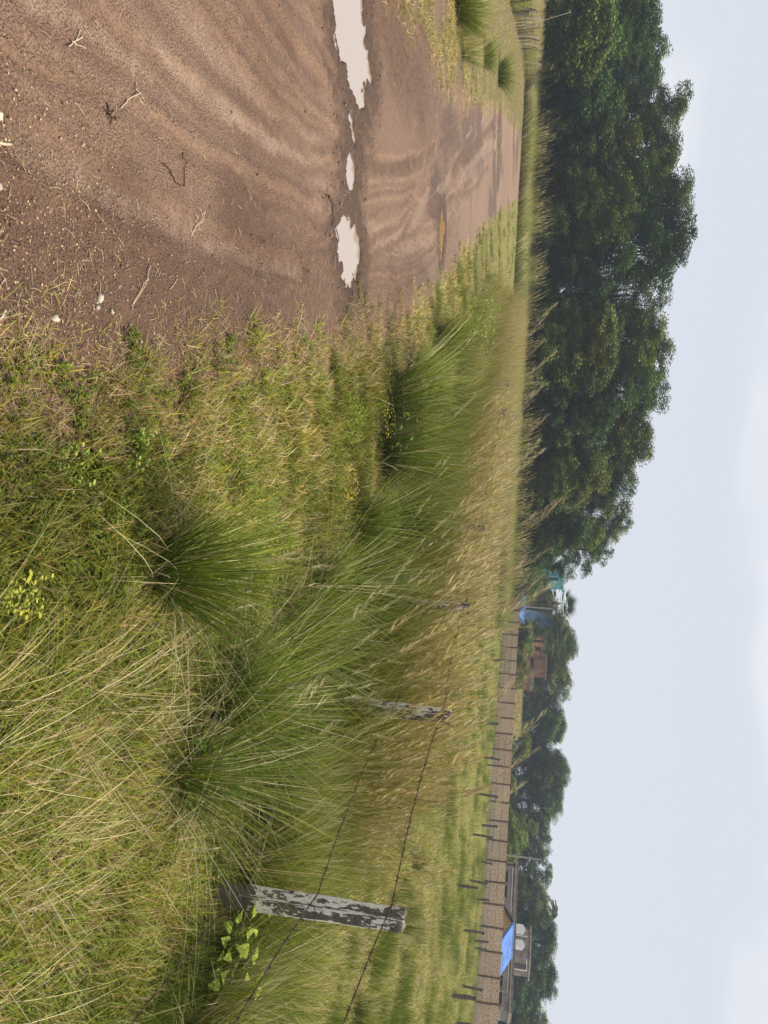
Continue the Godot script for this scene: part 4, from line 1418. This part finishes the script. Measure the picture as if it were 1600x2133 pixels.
	var T := [   # x, z, height, half width, shade, foot, lobes, label
		[-45.5, -71.0, 10.9, 6.5, 0, 0.06, 24, "tall dark tree at the left edge of the tree line"],
		[-38.0, -60.0, 6.6, 4.6, 1, 0.02, 16, "low brighter tree in front at the left edge behind the stick fence"],
		[-43.5, -76.0, 13.0, 4.6, 2, 0.06, 18, "dark tree second from the left, behind the low bright one"],
		[-37.2, -71.5, 14.6, 3.7, 0, 0.1, 16, "tall ragged tree with sky showing through left of the bend"],
		[-32.0, -69.5, 13.6, 4.4, 1, 0.08, 20, "broad tree above the bend of the track"],
		[-28.8, -70.5, 15.0, 4.0, 0, 0.08, 20, "tallest rounded tree above the bend of the track"],
		[-24.4, -70.0, 14.8, 4.6, 2, 0.06, 22, "tall dense tree right of the bend with a pale green flank"],
		[-20.2, -72.5, 13.9, 3.2, 0, 0.05, 16, "slim tree beside the notch of open sky"],
		[-16.2, -70.5, 13.7, 4.4, 1, 0.05, 22, "broad tree behind the slatted hut"],
		[-12.4, -71.5, 13.8, 4.0, 0, 0.05, 20, "round topped tree over the middle of the tall grass"],
		[-8.2, -73.5, 13.2, 4.4, 1, 0.05, 22, "broad olive tree right of the middle of the tree line"],
		[-4.2, -75.5, 11.8, 3.8, 2, 0.05, 18, "lower bushy tree third from the tree line's right end"],
		[-0.9, -77.5, 12.4, 3.9, 1, 0.05, 18, "olive tree second from the tree line's right end"],
		[2.3, -79.0, 10.6, 3.3, 0, 0.08, 16, "tree at the right end of the tall tree line"],
		[4.7, -86.0, 6.9, 2.0, 2, 0.03, 12, "small dark tree tucked under the right end of the tree line"],
		[-33.0, -66.0, 8.2, 4.4, 2, 0.0, 16, "dark lower tree filling the space over the bend"],
		[-26.5, -66.5, 9.6, 4.0, 1, 0.0, 16, "leafy lower tree standing just behind the grassy bank"],
		[-14.0, -66.5, 8.8, 4.6, 1, 0.0, 18, "pale rounded lower tree in the middle of the tree line"],
		[-9.6, -68.0, 9.2, 3.8, 2, 0.0, 16, "dark rounded lower tree right of the pale one"],
		[-4.8, -70.0, 8.8, 4.0, 1, 0.0, 16, "low spreading tree behind the seeded grass"],
		[-19.6, -68.5, 8.4, 3.6, 2, 0.0, 14, "lower dark tree below the notch of open sky"],
		[0.6, -73.0, 8.0, 3.4, 2, 0.0, 14, "low dark tree near the tree line's right end"],
	]
	var shades := [Color(0.098, 0.165, 0.044), Color(0.145, 0.200, 0.050), Color(0.080, 0.142, 0.046)]
	for a in T: tree("broadleaf_tree", a[7], Vector3(a[0], 0, a[1]), a[2], a[3], shades[a[4]], a[5], a[6])
	var under := [[-47, -66, "left of the low bright tree"], [-41, -67, "under the second tree from the left"], [-36, -68, "under the ragged tree"], [-30.5, -67.5, "under the tallest tree"], [-23.0, -68, "behind the grassy bank's middle"], [-11.5, -70, "below the round topped tree"], [-7, -71, "below the broad olive tree"], [-2.0, -73, "right of the low spreading tree"], [3.4, -78, "below the end of the tree line"], [6.6, -90, "at the wall's left end"]]
	for a in under: tree("undergrowth_bush", "dark bush " + a[2], Vector3(a[0], 0, a[1]), rng.randf_range(3.4, 5.0), 3.4, shades[2] * 0.9, 0.0, 10, "dark bushes under the trees", "bush")
	var R := [
		[18.9, -126.0, 10.6, 5.0, 1, "tree rising behind the salmon house's left half"], [24.6, -123.0, 10.3, 4.6, 1, "rounded tree right of the salmon house"], [30.6, -120.0, 9.6, 4.4, 0, "tree above the yellow wall's right end"],
		[37.0, -118.0, 9.9, 4.6, 2, "dark tree midway along the panel wall"], [41.6, -116.0, 9.4, 4.0, 0, "tree left of the first pale pole's gap"], [45.2, -112.0, 7.6, 3.6, 1, "lower tree beside the pole left of the grey house"],
		[48.2, -108.0, 8.2, 3.0, 0, "small topped tree behind the grey house's left end"], [50.6, -104.0, 7.7, 3.6, 1, "yellowish tree behind the grey house"], [54.0, -102.0, 8.6, 4.0, 2, "dense dark tree behind the blue roofed shed"],
		[58.4, -101.0, 8.9, 4.0, 2, "tree behind the rooftop room"], [61.4, -100.0, 7.4, 3.0, 0, "tree right of the rooftop room"], [63.6, -100.0, 8.6, 2.2, 1, "small rounded treetop right of the grey house's roof"], [67.6, -101.0, 7.3, 4.2, 1, "tree at the far right edge of the picture"],
		[12.8, -132.0, 7.0, 4.0, 2, "dark tree below the teal house"], [9.2, -118.0, 4.8, 3.0, 1, "bushy tree left of the fan palms"], [19.5, -128.0, 6.0, 3.4, 2, "dark tree between the blue house and the salmon house"],
	]
	for a in R: tree("broadleaf_tree", a[5], Vector3(a[0], 0, a[1]), a[2] * 1.06, a[3] * 1.08, shades[a[4]] * 1.05, 0.03, 16, "trees behind the wall and houses")
	var S := [[8.6, -97, 3.4, "behind the wall's left end"], [13.6, -98, 3.6, "right of the left blue roofed shed"], [15.6, -97, 3.9, "left of the salmon house's foot"], [18.2, -95, 3.5, "before the salmon house"], [20.6, -93, 2.9, "between salmon house and yellow wall"], [25.6, -90, 4.2, "behind the yellow wall"], [28.6, -84, 2.6, "right of the yellow wall"], [31.4, -82, 2.6, "midway along the panel wall"], [33.0, -80.5, 3.6, "beside the pole left of the grey house"], [36.0, -90, 4.6, "far behind the midway stretch of the wall"], [48.5, -68, 3.0, "beyond the grey house's right end"], [52.5, -66, 3.2, "at the wall's right end"]]
	for a in S: tree("leafy_shrub", "leafy green shrub " + a[3], Vector3(a[0], 0, a[1]), a[2], a[2] * 0.62, shades[1] * 1.1, 0.0, 9, "shrubs behind the wall", "shrub")
	fan_palm(Vector3(10.8, 0, -104), 7.0, 2.8, "fan palm with hanging dead fronds beside the pale pole", true)
	fan_palm(Vector3(15.9, 0, -104), 6.9, 3.1, "dense green fan palm before the salmon house", false)
	fan_palm(Vector3(14.0, 0, -100), 3.2, 1.9, "low fan palm right of the left blue roofed shed", false)
	coconut_palm(Vector3(54.8, 0, -110), 9.0, 1.5, "windswept coconut palm above the trees behind the grey house", -0.7)
	coconut_palm(Vector3(58.6, 0, -110), 8.7, 1.6, "coconut palm behind the rooftop room", -0.5)

	# ---- near fence
	var skins := []
	for k in 3:
		var f := flaking(100 + k * 7)
		var m := StandardMaterial3D.new()
		m.albedo_texture = f[0]
		m.roughness = 0.9
		m.heightmap_enabled = true
		m.heightmap_texture = f[1]
		m.heightmap_scale = 0.35
		skins.append(m)
	var P := [[2.15, -1.6, "concrete fence post just outside the right edge"], [2.18, -4.09, "nearest concrete fence post with flaking white paint"], [1.72, -6.7, "second concrete post with pale paint half hidden by dry grass"], [1.03, -8.78, "third concrete post deep in the seeded grass"], [0.2, -11.2, "fence post hidden in the tall grass after the third"], [-2.35, -17.3, "worn grey fence post right of the two in the middle of the grass"], [-3.3, -19.2, "worn grey fence post left of the two in the middle of the grass"], [-5.2, -22.5, "grey fence post beside the bright bush"], [-7.6, -29.0, "thin fence post near the bend"]]
	for k in P.size():
		var t := thing("concrete_post", P[k][2], "fence post", on(P[k][0], P[k][1]), 0.25 + 0.1 * sin(k * 3.0), "posts of the near fence")
		part("shaft", post_mesh(1.22, [0.1, 0.1, 0.118, 0.114][k] if k < 4 else 0.14, 50 + k), skins[k % 3 if k != 1 else 0], t)
		t.rotation.z = [0.0, 0.0, -0.03, -0.02, 0.05, 0.0, 0.02, -0.06, 0.05][k]
		if k < 4:
			for h in [1.03, 0.62, 0.22]:
				var w := MB.new()
				w.tube([Vector3(-0.06, h, 0.055), Vector3(0.0, h + 0.008, 0.064), Vector3(0.06, h, 0.055)], [0.0022, 0.0022, 0.0022], 5)
				part("wire_tie", w.mesh(), M.rust, t)
	barbed_wire("topmost barbed wire of the near fence", 1.03, 0.03, 0.085)
	barbed_wire("middle barbed wire of the near fence", 0.62, 0.04, 0.085)
	barbed_wire("lowest barbed wire of the near fence", 0.22, 0.03, 0.085)

	# ---- posts in the field
	var F := [
		[17.1, -27.6, 0.92, "near dark post at the right, alone before the wall"], [20.8, -34.4, 1.02, "dark post second from the right edge before the wall"], [18.3, -34.3, 1.0, "dark post before the blue roofed shed's left gable"],
		[25.9, -47.5, 1.0, "grey post before the blue roof"], [27.7, -50.0, 0.9, "slim grey post right of the one before the blue roof"], [12.7, -26.6, 0.8, "thick short post standing in a dark clump of grass"],
		[17.5, -37.4, 0.95, "grey post right behind the thick short one"], [23.9, -48.6, 0.92, "post close before the wall between two house windows"], [22.6, -51.1, 0.95, "slim pale post before the grey house's left end"],
		[15.4, -37.7, 1.08, "dark upright post left of the pale pole"], [20.2, -51.0, 1.15, "grey post paired with a thinner one near the wall's middle"], [14.3, -46.4, 1.1, "grey post before the yellow wall's right end"],
		[15.3, -43.0, 1.15, "grey post with a broken top midway along the wall"], [17.9, -56.3, 1.2, "weathered post close to the wall right of the yellow one"], [12.3, -46.5, 0.9, "small post before the yellow wall"], [20.5, -31.3, 0.75, "short post at the picture's right edge"], [10.6, -58.0, 1.0, "far thin post before the salmon house"],
	]
	for a in F: wooden_post("wooden_post", on(a[0], a[1]), a[2], rng.randf_range(0.10, 0.15) if a[1] > -40.0 else rng.randf_range(0.12, 0.18), Vector2(rng.randf_range(-0.08, 0.08), 0.0), a[3], "posts standing in the field", M.old_wood)

	# ---- stick fence on the left
	var sf := thing("stick_fence", "rough fence of crooked sticks and canes at the far left", "fence", Vector3(-22.0, 0, -33.7))
	var way := [Vector2(3.4, 6.8), Vector2(0, 0), Vector2(-6.1, -12.8), Vector2(-15.9, -38.3)]
	var tops := []
	for s in 3:
		var n: int = [5, 15, 9][s]
		for k in n:
			var p: Vector2 = way[s].lerp(way[s + 1], (k + rng.randf_range(-0.25, 0.25)) / n)
			var h := rng.randf_range(0.85, 1.25)
			var lean := Vector3(rng.randf_range(-0.2, 0.2), h, rng.randf_range(-0.2, 0.2))
			pipe(sf, [Vector3(p.x, -0.05, p.y), Vector3(p.x + lean.x * 0.4 + rng.randf_range(-0.05, 0.05), h * 0.5, p.y), Vector3(p.x, 0, p.y) + lean], rng.randf_range(0.02, 0.036), [M.dark_twig, M.old_wood, M.bleached][rng.randi() % 3], "upright_stick")
	for s in 3:
		for h in [0.3, 0.58, 0.85]:
			var pts := PackedVector3Array()
			for k in 13:
				var p: Vector2 = way[s].lerp(way[s + 1], k / 12.0)
				pts.append(Vector3(p.x, h + rng.randf_range(-0.07, 0.07), p.y))
			pipe(sf, pts, 0.018, [M.dark_twig, M.bleached, M.old_wood][int(h * 10) % 3], "rail")
	wooden_post("wooden_post", on(-21.7, -33.2), 0.72, 0.24, Vector2(0.04, 0), "thick grey stump of a post in the stick fence at the left", "", M.old_wood)
	wooden_post("cane_post", on(-22.6, -34.6), 1.1, 0.07, Vector2(0.05, 0), "pale bamboo post beside the thick stump at the left", "", M.bleached)
	var cane := thing("leaning_cane", "long thin cane leaning out of the stick fence at the left", "cane", on(-21.6, -34.0))
	pipe(cane, [Vector3(0, 0, 0), Vector3(-0.2, 1.3, 0), Vector3(-0.5, 2.5, 0)], 0.010, M.bleached, "shaft")

	# ---- grass
	grass_covers()
	var g := [tussock_mesh(620, 0.13, 0.4, 0.85, 0.0058, 0.75, Vector2(-0.05, 0.05), 0.06, 5), tussock_mesh(680, 0.2, 0.45, 1.0, 0.0062, 0.7, Vector2(-0.1, 0.0), 0.14, 5), tussock_mesh(460, 0.12, 0.4, 0.95, 0.0058, 1.0, Vector2(0.0, 0.02), 0.22, 5), tussock_mesh(760, 0.26, 0.5, 1.1, 0.0085, 0.65, Vector2(-0.15, 0.0), 0.1, 5)]
	tussock("lone dark green tussock nearest the track in the right foreground", 0.32, -3.3, g[0], 0.0, Vector3(1, 0.95, 1), 5, 0.85)
	tussock("wide green tussock left of the nearest fence post", 1.12, -4.15, g[1], 0.8, Vector3(1.1, 0.9, 1.1), 8, 1.15)
	tussock("green tussock right behind the wide one, toward the second post", 0.95, -5.2, g[1], 2.4, Vector3(1, 0.9, 1), 6, 1.2)
	tussock("splayed yellow green tussock just left of the nearest post's foot", 1.36, -3.6, g[2], 0.3, Vector3(0.95, 0.9, 0.95), 6, 0.95)
	tussock("dark tussock at the right edge beyond the nearest post", 2.75, -4.0, g[1], 1.5, Vector3(1.1, 0.75, 1.1))
	tussock("pale fine tussock right behind the nearest post", 2.95, -4.7, g[2], 1.1, Vector3(1.1, 0.8, 1.1))
	tussock("large dark tussock in the middle where the track verge meets the tall grass", -1.3, -8.9, g[3], 0.2, Vector3(1.1, 1, 1.1))
	tussock("tall green tussock right of the large dark one", -0.65, -8.8, g[3], 1.9, Vector3(1.05, 1.05, 1.05), 5, 1.4)
	tussock("dark rooted tussock in the middle distance behind leafy weeds", 0.05, -9.6, g[3], 3.6, Vector3(1, 1.05, 1), 5, 1.4)
	tussock("narrow green tussock in front of the second post's line, toward the track", 0.62, -6.0, g[2], 2.9, Vector3(1.05, 0.95, 1.05), 6, 1.15)
	tussock("bluish green tussock between the yellow flowers and the third post", 0.15, -7.3, g[0], 5.2, Vector3(1.1, 1.05, 1.1), 4, 1.1)
	tussock("dark tussock behind the large dark one, farther up the verge", -1.75, -10.2, g[3], 4.1, Vector3(0.95, 0.9, 0.95), 4, 1.3)
	tussock("middling tussock right of the leafy weed, deep in the belt", -0.7, -10.4, g[3], 2.6, Vector3(0.95, 1.0, 0.95), 5, 1.45)
	tussock("last big tussock before the bright bush", -2.9, -12.9, g[3], 1.2, Vector3(0.95, 0.9, 0.95), 5, 1.3)
	tussock("green tussock beside the third post", 0.75, -7.6, g[1], 4.0, Vector3(1.05, 1, 1.05), 7, 1.3)
	tussock("big green tussock at the left edge of the picture", -8.8, -13.2, g[3], 5.0, Vector3(0.95, 0.72, 0.95))
	tussock("round dark tussock right of the left edge one", -11.6, -19.4, g[3], 0.9, Vector3(0.8, 0.5, 0.8))
	tussock("two toned tussock on the left verge before the stick fence", -15.1, -26.3, g[3], 2.2, Vector3(1.3, 0.75, 1.3))
	# feathery stalks that rise over the belt
	var protos := []
	for k in 4:
		var b := MB.new()
		plume(b, Vector3.ZERO, Vector3(-0.42 - 0.06 * k, 0, 0.05), 2.15, 0.46, 54, 0.0048, STRAW.lerp(LIME, 0.4), [ROSE, TAN, ROSE * 0.9, TAN * 0.9][k])
		protos.append(b.mesh())
	var spots := [[1.75, -5.5, 0.95], [1.3, -5.9, 1.0], [1.55, -6.9, 1.0], [2.6, -6.3, 1.05], [2.9, -6.8, 1.0], [3.3, -7.0, 0.95], [0.9, -7.2, 1.08], [0.4, -8.5, 1.0], [0.7, -9.2, 1.05], [0.1, -9.9, 1.0], [-0.3, -10.8, 1.05], [-0.8, -11.6, 1.02], [-1.1, -11.0, 1.0], [-1.6, -12.4, 1.08], [-1.9, -13.0, 1.0], [-2.3, -13.8, 1.05], [-2.4, -12.8, 0.95], [-3.0, -15.0, 1.1], [-0.4, -9.5, 0.9], [2.0, -5.2, 0.9], [1.0, -6.3, 0.98]]
	var places := ["low in front of the wires between the first two posts", "rising left of the wires between the first two posts", "just behind the second post", "right of the second post", "crossing the wall near its middle", "rightmost of those that cross the wall", "left of the second post", "before the third post", "behind the third post", "the long one crossing the blue house", "before the wall's left end", "first to cross the dark trees from the right", "second to cross the dark trees from the right", "third to cross the dark trees from the right", "fourth to cross the dark trees from the right", "over the left of the two worn posts", "leaning over the right worn post", "farthest left, over the bright bush's side", "bowed low behind the third post", "beside the wide green tussock", "between the second and third post"]
	for k in spots.size():
		var s = spots[k]
		var t := thing("feathery_stalk", "tall feathery stalk " + places[k], "grass stalk", on(s[0], s[1]), rng.randf_range(-0.5, 0.5), "feathery stalks above the grass")
		var o := part("stalk", protos[k % 4], M.dry, t)
		o.scale = Vector3.ONE * s[2]
	# long dry stems in the near right corner
	for k in 10:
		var b := MB.new()
		var x := rng.randf_range(0.25, 1.3)
		var z := rng.randf_range(-2.2, -3.2)
		plume(b, Vector3.ZERO, Vector3(rng.randf_range(-0.7, 0.2), 0, rng.randf_range(-0.3, 0.5)), rng.randf_range(0.4, 0.75), 0.14, 18, 0.0024, STRAW, STRAW.lerp(TAN, 0.5))
		tag(part("dry_grass", b.mesh(), M.dry, self, on(x, z)), "long thin dry grass stem in the right foreground", "grass stem", "dry stems in the right foreground")

	# ---- weeds
	var pale_leaf := big_leaf(0.07, 0.85, Color(0.33, 0.41, 0.075))
	var dull_leaf := big_leaf(0.07, 0.6, Color(0.115, 0.18, 0.035))
	leafy_plant("broad_leaved_weed", "pale green heart leaved creeper at the foot of the nearest post", on(2.42, -4.02), 0.36, 0.2, 26, pale_leaf)
	leafy_plant("broad_leaved_weed", "pale leaved creeper spilling down right of the nearest post", on(2.58, -3.9), 0.28, 0.22, 24, pale_leaf)
	leafy_plant("broad_leaved_weed", "dull leaved seedling in the grass left of the nearest post", on(1.3, -3.55), 0.2, 0.15, 14, dull_leaf)
	leafy_plant("broad_leaved_weed", "second dull seedling just behind the first", on(1.42, -3.95), 0.24, 0.14, 12, dull_leaf)
	leafy_plant("broad_leaved_weed", "leafy weed in front of the large dark tussocks", on(-0.85, -8.2), 0.45, 0.22, 22, dull_leaf)
	leafy_plant("broad_leaved_weed", "dark leafy weed between two tussocks further right", on(0.12, -8.0), 0.4, 0.25, 18, dull_leaf)
	flowering_weed("weed with tiny yellow flowers on the verge, the nearer one", on(-0.24, -6.3), 0.22, 0.16, GREEN * 1.2, Color(0.72, 0.56, 0.05), 40)
	flowering_weed("weed with tiny yellow flowers on the verge, the farther one", on(-0.93, -7.7), 0.25, 0.16, GREEN * 1.2, Color(0.72, 0.56, 0.05), 40)
	flowering_weed("yellow green sprigs at the bottom edge of the foreground", on(0.33, -2.22), 0.10, 0.08, LIME * 1.2, Color(0.40, 0.40, 0.05), 8)
	flowering_weed("bright leafy weed in the foreground turf, the nearer one", on(-0.1, -2.5), 0.07, 0.09, Color(0.20, 0.28, 0.045), Color(0.3, 0.4, 0.1), 6)
	flowering_weed("bright leafy weed in the foreground turf, the farther one", on(-0.22, -2.95), 0.08, 0.09, Color(0.20, 0.28, 0.045), Color(0.3, 0.4, 0.1), 6)
	var bush := thing("bright_bush", "bright yellow green leafy bush on the verge near the fence", "bush", on(-4.5, -17.3), 0.0)
	part("foliage", weed_mesh(90, 0.65, 0.85, 0.09, Color(0.26, 0.33, 0.06)), M.grass, bush)

	# ---- on the mud
	mud_litter()
	var stones := [[-0.75, -2.67, 0.034, 0, "larger pale stone lying on the mud at the lower right"], [-0.6, -2.39, 0.036, 0, "pale stone nearest the grass at the bottom"], [-0.72, -2.75, 0.020, 0, "small pale stone beside the larger one"], [-0.71, -2.655, 0.02, 1, "small grey stone beside the larger pale one"], [-1.14, -2.08, 0.03, 0, "pale stone at the bottom edge of the track"], [-0.66, -3.0, 0.014, 0, "tiny pale stone by the long straw"], [-0.72, -3.1, 0.012, 0, "tiny pale stone beyond the long straw"], [-0.92, -2.08, 0.03, 1, "flat grey stone at the bottom edge"]]
	for k in stones.size():
		var s = stones[k]
		var o := part("stone", stone_mesh(60 + k, 0.55), M.stone if s[3] == 0 else M.stone_grey, self, on(s[0], s[1]) + Vector3.UP * s[2] * 0.22, k * 1.7)
		o.scale = Vector3.ONE * s[2]
		tag(o, s[4], "stone", "stones on the track")
	var V := func(x: float, z: float) -> Vector2: return Vector2(x, z)
	sprig("dry_stalk", "long pale dry stalk pointing up the track at the lower right", on(-0.77, -2.91), [[V.call(-0.77, -2.9), V.call(-0.9, -2.99), V.call(-1.02, -3.06)], [V.call(-0.8, -2.93), V.call(-0.97, -3.05)]], 0.0025, M.bleached)
	sprig("dry_stalk", "bent pale straw with a short brown stub, middle of the near mud", on(-1.53, -2.77), [[V.call(-1.52, -2.76), V.call(-1.62, -2.84), V.call(-1.71, -2.9)], [V.call(-1.63, -2.85), V.call(-1.625, -2.95)]], 0.0030, M.bleached)
	sprig("dry_stalk", "tuft of pale dry leaf strips at the upper left of the near mud", on(-1.6, -2.47), [[V.call(-1.55, -2.41), V.call(-1.66, -2.52)], [V.call(-1.58, -2.43), V.call(-1.62, -2.55)], [V.call(-1.56, -2.44), V.call(-1.68, -2.5)]], 0.0030, M.bleached)
	sprig("twig", "pale forked twig lying on the light rut", on(-1.35, -3.5), [[V.call(-1.28, -3.47), V.call(-1.36, -3.5), V.call(-1.43, -3.53)], [V.call(-1.35, -3.49), V.call(-1.38, -3.43)], [V.call(-1.36, -3.5), V.call(-1.33, -3.58)], [V.call(-1.38, -3.5), V.call(-1.42, -3.47)]], 0.0027, M.bleached)
	sprig("twig", "dark forked twig with two long arms on the near mud", on(-1.45, -3.3), [[V.call(-1.46, -3.1), V.call(-1.43, -3.22), V.call(-1.45, -3.32)], [V.call(-1.45, -3.32), V.call(-1.52, -3.31), V.call(-1.63, -3.31)]], 0.0033, M.dark_twig)
	sprig("twig", "small dark knot of twigs left of the gravel", on(-1.45, -2.68), [[V.call(-1.49, -2.66), V.call(-1.4, -2.69)], [V.call(-1.46, -2.64), V.call(-1.44, -2.72)], [V.call(-1.48, -2.7), V.call(-1.42, -2.65)]], 0.0036, M.dark_twig)
	sprig("dry_stalk", "pale strip of cane at the bottom edge by the grass", on(-0.52, -2.09), [[V.call(-0.47, -2.06), V.call(-0.58, -2.14)]], 0.0054, M.bleached)
	sprig("dry_stalk", "thin straw above the strip of cane at the bottom edge", on(-0.6, -2.1), [[V.call(-0.57, -2.06), V.call(-0.68, -2.15)]], 0.0021, M.bleached)
	sprig("dry_stalk", "pale chip of wood at the bottom edge of the track", on(-1.07, -2.11), [[V.call(-1.05, -2.07), V.call(-1.09, -2.16)]], 0.0048, M.bleached)
	sprig("dry_stalk", "pale straw where the mud meets the turf, halfway up", on(-1.3, -5.2), [[V.call(-1.2, -5.14), V.call(-1.45, -5.27)], [V.call(-1.22, -5.2), V.call(-1.2, -5.26)]], 0.0036, M.bleached)
	sprig("twig", "thin brown twig left of the halfway straw", on(-1.7, -5.3), [[V.call(-1.73, -5.12), V.call(-1.67, -5.48)]], 0.0030, M.dark_twig)
	sprig("twig", "dark stick between the puddles' ruts", on(-2.25, -6.05), [[V.call(-2.45, -5.8), V.call(-2.2, -6.1), V.call(-2.1, -6.3)]], 0.0048, M.dark_twig)
	sprig("dry_stalk", "short pale straw in the gravelly mud", on(-1.0, -3.25), [[V.call(-0.95, -3.22), V.call(-1.03, -3.3)]], 0.0021, M.bleached)
	var scrap := part("paper_scrap", big_leaf(0.16, 0.6, Color(0.75, 0.7, 0.6)), M.dry, self, on(-5.9, -8.6) + Vector3.UP * 0.07, 0.6)
	tag(scrap, "small white scrap lying on the left verge's turf", "scrap")
